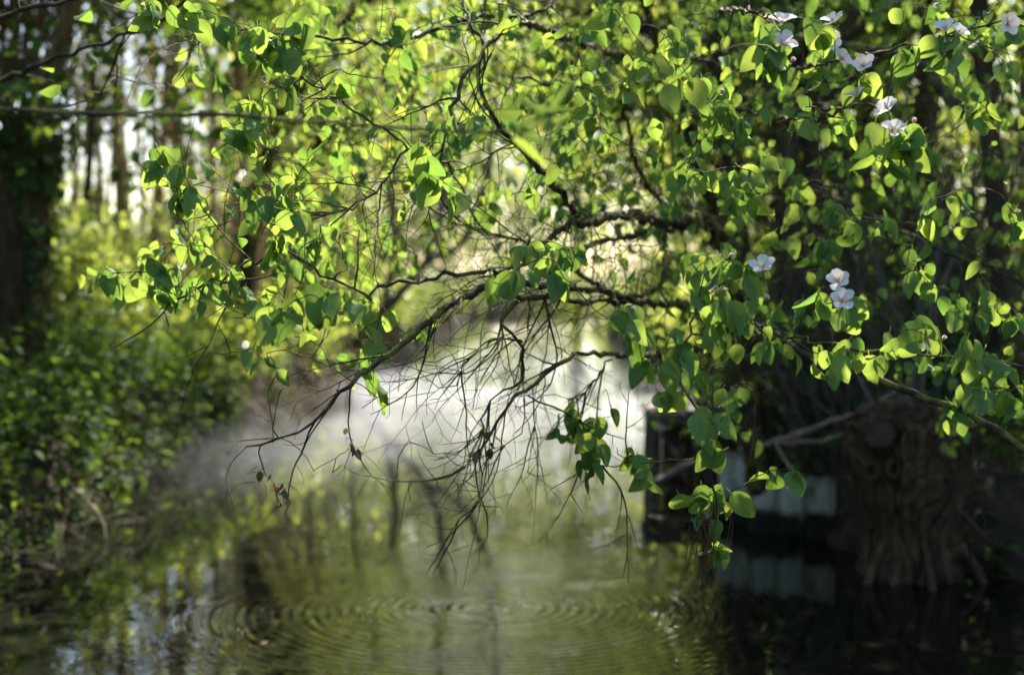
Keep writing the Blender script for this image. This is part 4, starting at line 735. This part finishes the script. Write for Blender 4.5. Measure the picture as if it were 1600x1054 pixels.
corrugated(1165, 1309, 8.9, 8.55, P(1240, 741, 8.7)[2], 'pale grey corrugated sheet standing upright in the water beside the stump')
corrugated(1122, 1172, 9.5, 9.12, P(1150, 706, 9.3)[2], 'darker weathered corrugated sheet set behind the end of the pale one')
def slab(px, py, d, s, lab):
    p = P(px, py, d); mb = MB(); box(mb, p - np.array(s) / 2, p + np.array(s) / 2, .3, jitter=.02); o = mb.build('stone', M_CEMENT, None, smooth=False, origin=p); tag(o, lab, 'stone')

# ------------------------------------------------------------------ landing stage
def stage():
    a = P(1012, 640, 11.3); t = empty('landing_stage', (a[0], a[1], 0), 'small dark timber landing stage with a pale sunlit top board beside the misty water', 'landing stage')
    zt = a[2]
    for k in range(4):
        mb = MB(); y0 = a[1] + k * .19; box(mb, (a[0] - .02 + .01 * k, y0, zt - .035), (a[0] + .80 + RNG.uniform(-.03, .05), y0 + .17, zt), jitter=.004); mb.build('board', M_WOOD, t, smooth=False)
    for (dx, dy) in ((.05, .05), (.74, .08), (.06, .68), (.74, .68)):
        mb = MB(); tube(mb, [[a[0] + dx, a[1] + dy, -.5], [a[0] + dx + .01, a[1] + dy, zt - .04]], .035, 12, .5, .05); mb.build('post', M_POST, t)
    mb = MB(); box(mb, (a[0] - .004, a[1] - .014, zt - .12), (a[0] + .78, a[1] + .012, zt - .037), jitter=.006); mb.build('rail', M_POST, t, smooth=False)
    for k in range(8): mb = MB(); w_ = .088; box(mb, (a[0] + .03 + k * .094, a[1] + .092 + RNG.uniform(0, .012), -.4), (a[0] + .03 + k * .094 + w_, a[1] + .112 + RNG.uniform(0, .01), zt - .04 - RNG.uniform(0, .05)), jitter=.004); mb.build('front_board', M_POST if k < 1 else M_DARKBARK, t, smooth=False)
    mb = MB(); q = smooth_path(Q((1012, 759, 10.2, 9), (1050, 739, 10.4, 10), (1085, 724, 10.6, 10), (1130, 706, 10.9, 9)), .1, .004); tube(mb, q[:, :3], q[:, 3], 8, .5, .08)
    o = mb.build('broken_pole', M_WOOD, None, origin=q[0, :3]); tag(o, 'pale broken pole sticking out over the water below the landing stage', 'pole')
stage()
def dead_branch(name, lims, label, mat=None, cat='branch'):
    q0 = Q(*lims[0]); mb = MB()
    for l in lims: q = smooth_path(Q(*l), .05, .005); tube(mb, q[:, :3], q[:, 3], 6, .5, .08)
    o = mb.build(name, mat or M_TWIG, None, origin=q0[0, :3]); tag(o, label, cat)
dead_branch('dead_branch', [((1155, 704, 8.2, 9), (1230, 683, 8.1, 10), (1290, 662, 8.0, 8), (1345, 640, 7.9, 7), (1420, 600, 7.9, 6)), ((1215, 690, 8.1, 6), (1280, 690, 8.0, 6), (1330, 675, 7.9, 5)), ((1210, 686, 8.1, 6), (1222, 710, 8.0, 5), (1236, 735, 7.9, 5)), ((1290, 662, 8.0, 5), (1255, 672, 8, 4), (1225, 694, 8, 3))], 'forked bare grey branch lying above the corrugated sheet', M_STRAW)
dead_branch('dead_branch', [((1500, 800, 7.2, 5), (1545, 840, 7.0, 5), (1600, 868, 6.9, 5), (1680, 900, 6.8, 5)), ((1505, 818, 7.3, 4), (1560, 835, 7.2, 4), (1620, 850, 7.0, 3)), ((1510, 832, 7.3, 3), (1550, 870, 7.1, 3), (1590, 890, 7, 2))], 'thin dead sticks reaching into the dark water behind the stump', M_TWIG)
dead_branch('dead_branch', [((70, 735, 9.6, 3), (110, 755, 9.2, 4), (135, 780, 8.9, 4), (158, 808, 8.7, 3), (166, 842, 8.6, 2)), ((135, 780, 8.9, 3), (100, 760, 9, 3), (60, 757, 9.1, 2))], 'pale dry stem arching from the left bank down into the water', M_STRAW)
dead_branch('dead_branch', [((265, 673, 14, 6), (300, 675, 13.8, 6), (335, 678, 13.6, 5)), ((310, 620, 14, 5), (350, 665, 13.5, 6), (364, 692, 13.2, 5))], 'crossed pale sticks lying on the left bank where the bare twigs touch it', M_STRAW)
# ------------------------------------------------------------------ undergrowth, roots, litter
def plants(name, n, xr, yr, mat, ls, hgt, keepf, label, leaves=11, temps=None, seedt=(0, 1), stemmat=None):
    x = RNG.uniform(*xr, n * 3); y = RNG.uniform(*yr, n * 3); k = keepf(x, y); x, y = x[k][:n], y[k][:n]; n = len(x); z = H(x, y); h = RNG.uniform(hgt[0], hgt[1], n)
    lean = RNG.normal(0, .16, (n, 2)) * h[:, None]; lean[:, 0] += np.where(x < 0, .1, -.1) * h; mb = MB(); st = MB(); L, A, N, S, T = [], [], [], [], []
    for i in range(leaves):
        f = (i + 1) / leaves; f = RNG.uniform(.15, 1, n) if i % 2 else np.full(n, .25 + .75 * f); a = RNG.uniform(0, 6.28, n)
        out = np.stack([np.cos(a), np.sin(a), RNG.uniform(-.5, .25, n)], -1); p = np.stack([x + lean[:, 0] * f ** 1.6, y + lean[:, 1] * f ** 1.6, z + h * f * .95], -1) + out * .015
        L.append(p); A.append(out); N.append(np.stack([0 * a, 0 * a, 0 * a + 1], -1) + RNG.normal(0, .35, (n, 3))); S.append(RNG.uniform(ls[0], ls[1], n) * (1.15 - .35 * f)); T.append(np.clip(RNG.uniform(seedt[0], seedt[1], n), 0, 1))
    scatter(mb, temps or NET, np.vstack(L), np.vstack(A), np.vstack(N), np.concatenate(S), np.concatenate(T))
    o = mb.build(name, mat); tag(o, label, None, None, 'stuff')
    for i in range(0, n, 2): tube(st, [[x[i], y[i], z[i] - .05], [x[i] + lean[i, 0] * .33, y[i] + lean[i, 1] * .33, z[i] + h[i] * .5], [x[i] + lean[i, 0], y[i] + lean[i, 1], z[i] + h[i]]], [.004, .003, .0015], 3, .5, cap=False)
    o2 = st.build('stalks', stemmat or M_NETTLE, o)
left = lambda m0, m1: (lambda x, y: ((CX(y) - HW(y) - x) > m0) & ((CX(y) - HW(y) - x) < m1))
right_ = lambda m0, m1: (lambda x, y: ((x - CX(y) - HW(y)) > m0) & ((x - CX(y) - HW(y)) < m1))
plants('undergrowth', 3400, (-8, -2), (6.5, 13.5), M_DARKLEAF, (.035, .13), (.15, .8), left(-.02, 4.5), 'mixed nettles and young leaves covering the near left bank')
plants('undergrowth', 3200, (-9, -1.5), (13, 32), M_NETTLE, (.06, .15), (.2, .8), left(.22, 5), 'sunlit leafy undergrowth along the farther left bank', seedt=(.3, 1))
plants('undergrowth', 1400, (-8, -1), (30, 62), M_BGLEAF, (.14, .24), (.3, .9), left(.1, 5), 'pale distant growth along the left bank by the far bend')
plants('undergrowth', 1500, (1, 9), (9, 22), M_DARKLEAF, (.06, .12), (.2, .6), right_(.2, 5), 'shaded undergrowth below the stems of the right bank')
plants('undergrowth', 1800, (1, 9), (20, 62), M_BGLEAF, (.12, .22), (.3, .9), right_(.05, 5), 'bright distant growth along the right bank by the far bend')
plants('undergrowth', 700, (2, 7), (5, 10), M_DARKLEAF, (.05, .10), (.15, .5), right_(.5, 4), 'sparse dark leaves on the bank around the gnarled stump')
def grass(n, xr, yr, keepf, label):
    x = RNG.uniform(*xr, n * 3); y = RNG.uniform(*yr, n * 3); k = keepf(x, y); x, y = x[k][:n], y[k][:n]; n = len(x); mb = MB()
    T = [leaf_template([0, .25, .5, .75, 1], [-1, 0, 1], .022, .4, d_, t_, 0, petiole=False) for d_, t_ in ((.35, .3), (.6, -.4), (.15, .2))]
    scatter(mb, T, np.stack([x, y, H(x, y)], -1), rnd_dir(n) * [.6, .5, .1] + [.15, 0, 1], rnd_dir(n) + [0, -.5, 0], RNG.uniform(.12, .42, n), RNG.uniform(0, .8, n)); tag(mb.build('grass', M_DARKLEAF), label, None, None, 'stuff')
grass(1800, (-6, -1.5), (7.5, 22), left(-.1, 2.5), 'long grass blades among the plants of the left bank')
grass(700, (1.5, 5), (8.5, 20), right_(0, 2), 'thin grass blades along the shaded right bank')
def roots(name, n, side, yr, label, mat=None):
    mb = MB()
    for i in range(n):
        y = RNG.uniform(*yr); e = float(CX(y) + side * (HW(y) + RNG.uniform(-.1, .45))); z = gz(e, y) + RNG.uniform(0, .3); p0 = np.array([e, y, z]); l = RNG.uniform(.2, .7)
        p2 = p0 + [-side * l * RNG.uniform(.2, .8), RNG.normal(0, .25), -l * RNG.uniform(.5, 1)]; p2[2] = max(p2[2], -.05); m = (p0 + p2) / 2 + RNG.normal(0, .05, 3) + [-side * .04, 0, .1 * l]
        q = smooth_path([[*p0, .007], [*m, .006], [*p2, .002]], .08, .006); tube(mb, q[:, :3], q[:, 3] * RNG.uniform(.5, 1.5), 4, RNG.uniform(0, 1), cap=False)
    o = mb.build(name, mat or M_TWIG); tag(o, label, None, None, 'stuff')
roots('roots', 900, -1, (7, 30), 'tangle of dry roots and stems hanging down the left bank')
roots('roots', 520, -1, (15, 48), 'pale tangle of dry roots on the farther left bank edge', M_STRAW)
roots('roots', 260, 1, (8.5, 26), 'tangle of dark roots and stems along the right waterline', M_DARKBARK)
def litter(n, xr, yr, keepf, label):
    x = RNG.uniform(*xr, n * 3); y = RNG.uniform(*yr, n * 3); k = keepf(x, y); x, y = x[k][:n], y[k][:n]; n = len(x); mb = MB()
    scatter(mb, FAR, np.stack([x, y, H(x, y) + .015], -1), rnd_dir(n) * [1, 1, .2], rnd_dir(n) * .5 + [0, 0, 1], RNG.uniform(.05, .1, n), RNG.uniform(0, 1, n)); tag(mb.build('leaf_litter', M_DEAD), label, None, None, 'stuff')
litter(5000, (-8, -1.5), (6, 30), left(-.05, 5), 'dead brown leaves scattered over the left bank')
litter(4000, (1.5, 8), (4, 25), right_(-.05, 5), 'dead brown leaves scattered over the right bank')
# dry wisps caught on twig ends
def floating():
    n = 70; y = RNG.uniform(5.2, 16, n); x = CX(y) + RNG.uniform(-.95, .95, n) * HW(y); mb = MB()
    scatter(mb, MID, np.stack([x, y, 0 * x + .006], -1), rnd_dir(n) * [1, 1, .02], np.tile([0, 0, 1.0], (n, 1)) + RNG.normal(0, .08, (n, 3)), RNG.uniform(.015, .045, n), RNG.uniform(0, 1, n)); tag(mb.build('floating_leaves', M_DEAD), 'small dead leaves and specks floating on the near water', None, None, 'stuff')
floating()
def wisp(px, py, d, n, l, label, dead=3):
    p = P(px, py, d); mb = MB(); 
    for i in range(n):
        a = p + RNG.normal(0, .02, 3); e = a + [RNG.normal(0, .03), RNG.normal(0, .03), -l * RNG.uniform(.4, 1)]; q = smooth_path([[*a, .0012], [*((a + e) / 2 + RNG.normal(0, .012, 3)), .001], [*e, .0006]], .03, .002); tube(mb, q[:, :3], q[:, 3], 3, RNG.uniform(0, 1), cap=False)
    scatter(mb, MID, p + RNG.normal(0, .015, (dead, 3)), rnd_dir(dead) * .4 + [0, 0, -1], rnd_dir(dead), RNG.uniform(.02, .04, dead), RNG.uniform(0, .5, dead)); tag(mb.build('dead_leaves', M_DEAD, None, origin=p), label, 'dry wisp')
wisp(1110, 800, 3.35, 34, .2, 'tangle of fine dry stalks hanging below the lowest leaf cluster'); wisp(415, 742, 3.6, 3, .05, 'shrivelled dark leaf hanging on the lower left twig tip', 4)
wisp(442, 765, 3.6, 4, .07, 'shrivelled leaf tuft on the neighbouring longer twig tip, nearest the water', 5); wisp(752, 695, 3.9, 5, .03, 'dark shrivelled clump caught in the bare twigs over the mist', 6); wisp(545, 688, 3.7, 2, .03, 'small dry curl on the short twig over the left mist', 3)

# ------------------------------------------------------------------ mist over the water
def mist():
    mb = MB(); ys = np.arange(8.5, 46, 1.0); V = []
    for y in ys:
        for sx in (-1, 1):
            for z in (.02, .6): V.append([float(CX(y)) + sx * (float(HW(y)) + .25), y, z])
    F = []
    for i in range(len(ys) - 1):
        a = i * 4; b = a + 4; F += [[a, a+1, b+1, b], [a+2, b+2, b+3, a+3], [a, b, b+2, a+2], [a+1, a+3, b+3, b+1]]
    F = [f for f in F] + [[0, 2, 3, 1], [len(V)-4, len(V)-3, len(V)-1, len(V)-2]]; mb.add(V, F)
    m, n, out = new_mat('mist'); pv = nd(n, 'ShaderNodeVolumePrincipled'); pv.inputs['Color'].default_value = (.86, .87, 1, 1); pv.inputs['Anisotropy'].default_value = .5
    tc = nd(n, 'ShaderNodeTexCoord'); sp = nd(n, 'ShaderNodeSeparateXYZ'); n.links.new(tc.outputs['Object'], sp.inputs[0])
    nz = nd(n, 'ShaderNodeTexNoise'); nz.inputs['Scale'].default_value = 1.3; nz.inputs['Detail'].default_value = 4; mp = nd(n, 'ShaderNodeMapping'); mp.inputs['Scale'].default_value = (.55, .35, 1.8); mp.inputs['Rotation'].default_value = (0, 0, .6)
    n.links.new(tc.outputs['Object'], mp.inputs[0]); n.links.new(mp.outputs[0], nz.inputs['Vector'])
    def mr(v, a, b, c_=0, d=1): x = nd(n, 'ShaderNodeMapRange', interpolation_type='SMOOTHSTEP'); n.links.new(v, x.inputs[0]); [setattr(x.inputs[i + 1], 'default_value', q) for i, q in enumerate((a, b, c_, d))]; return x.outputs[0]
    wisps = mr(nz.outputs[0], .44, .60, .03, 1); zz = mr(sp.outputs[2], .36, .02); y0 = mr(sp.outputs[1], 9.5, 15); y1 = mr(sp.outputs[1], 30, 19, .05, 1)
    dn = math_n(n, 'MULTIPLY', math_n(n, 'MULTIPLY', wisps, zz), math_n(n, 'MULTIPLY', y0, y1)); n.links.new(math_n(n, 'MULTIPLY', dn, .25), pv.inputs['Density'])
    n.links.new(pv.outputs[0], out.inputs['Volume']); o = mb.build('mist', m, smooth=False); tag(o, 'thin white mist drifting over the sunlit middle of the stream', None, None, 'stuff')
mist()
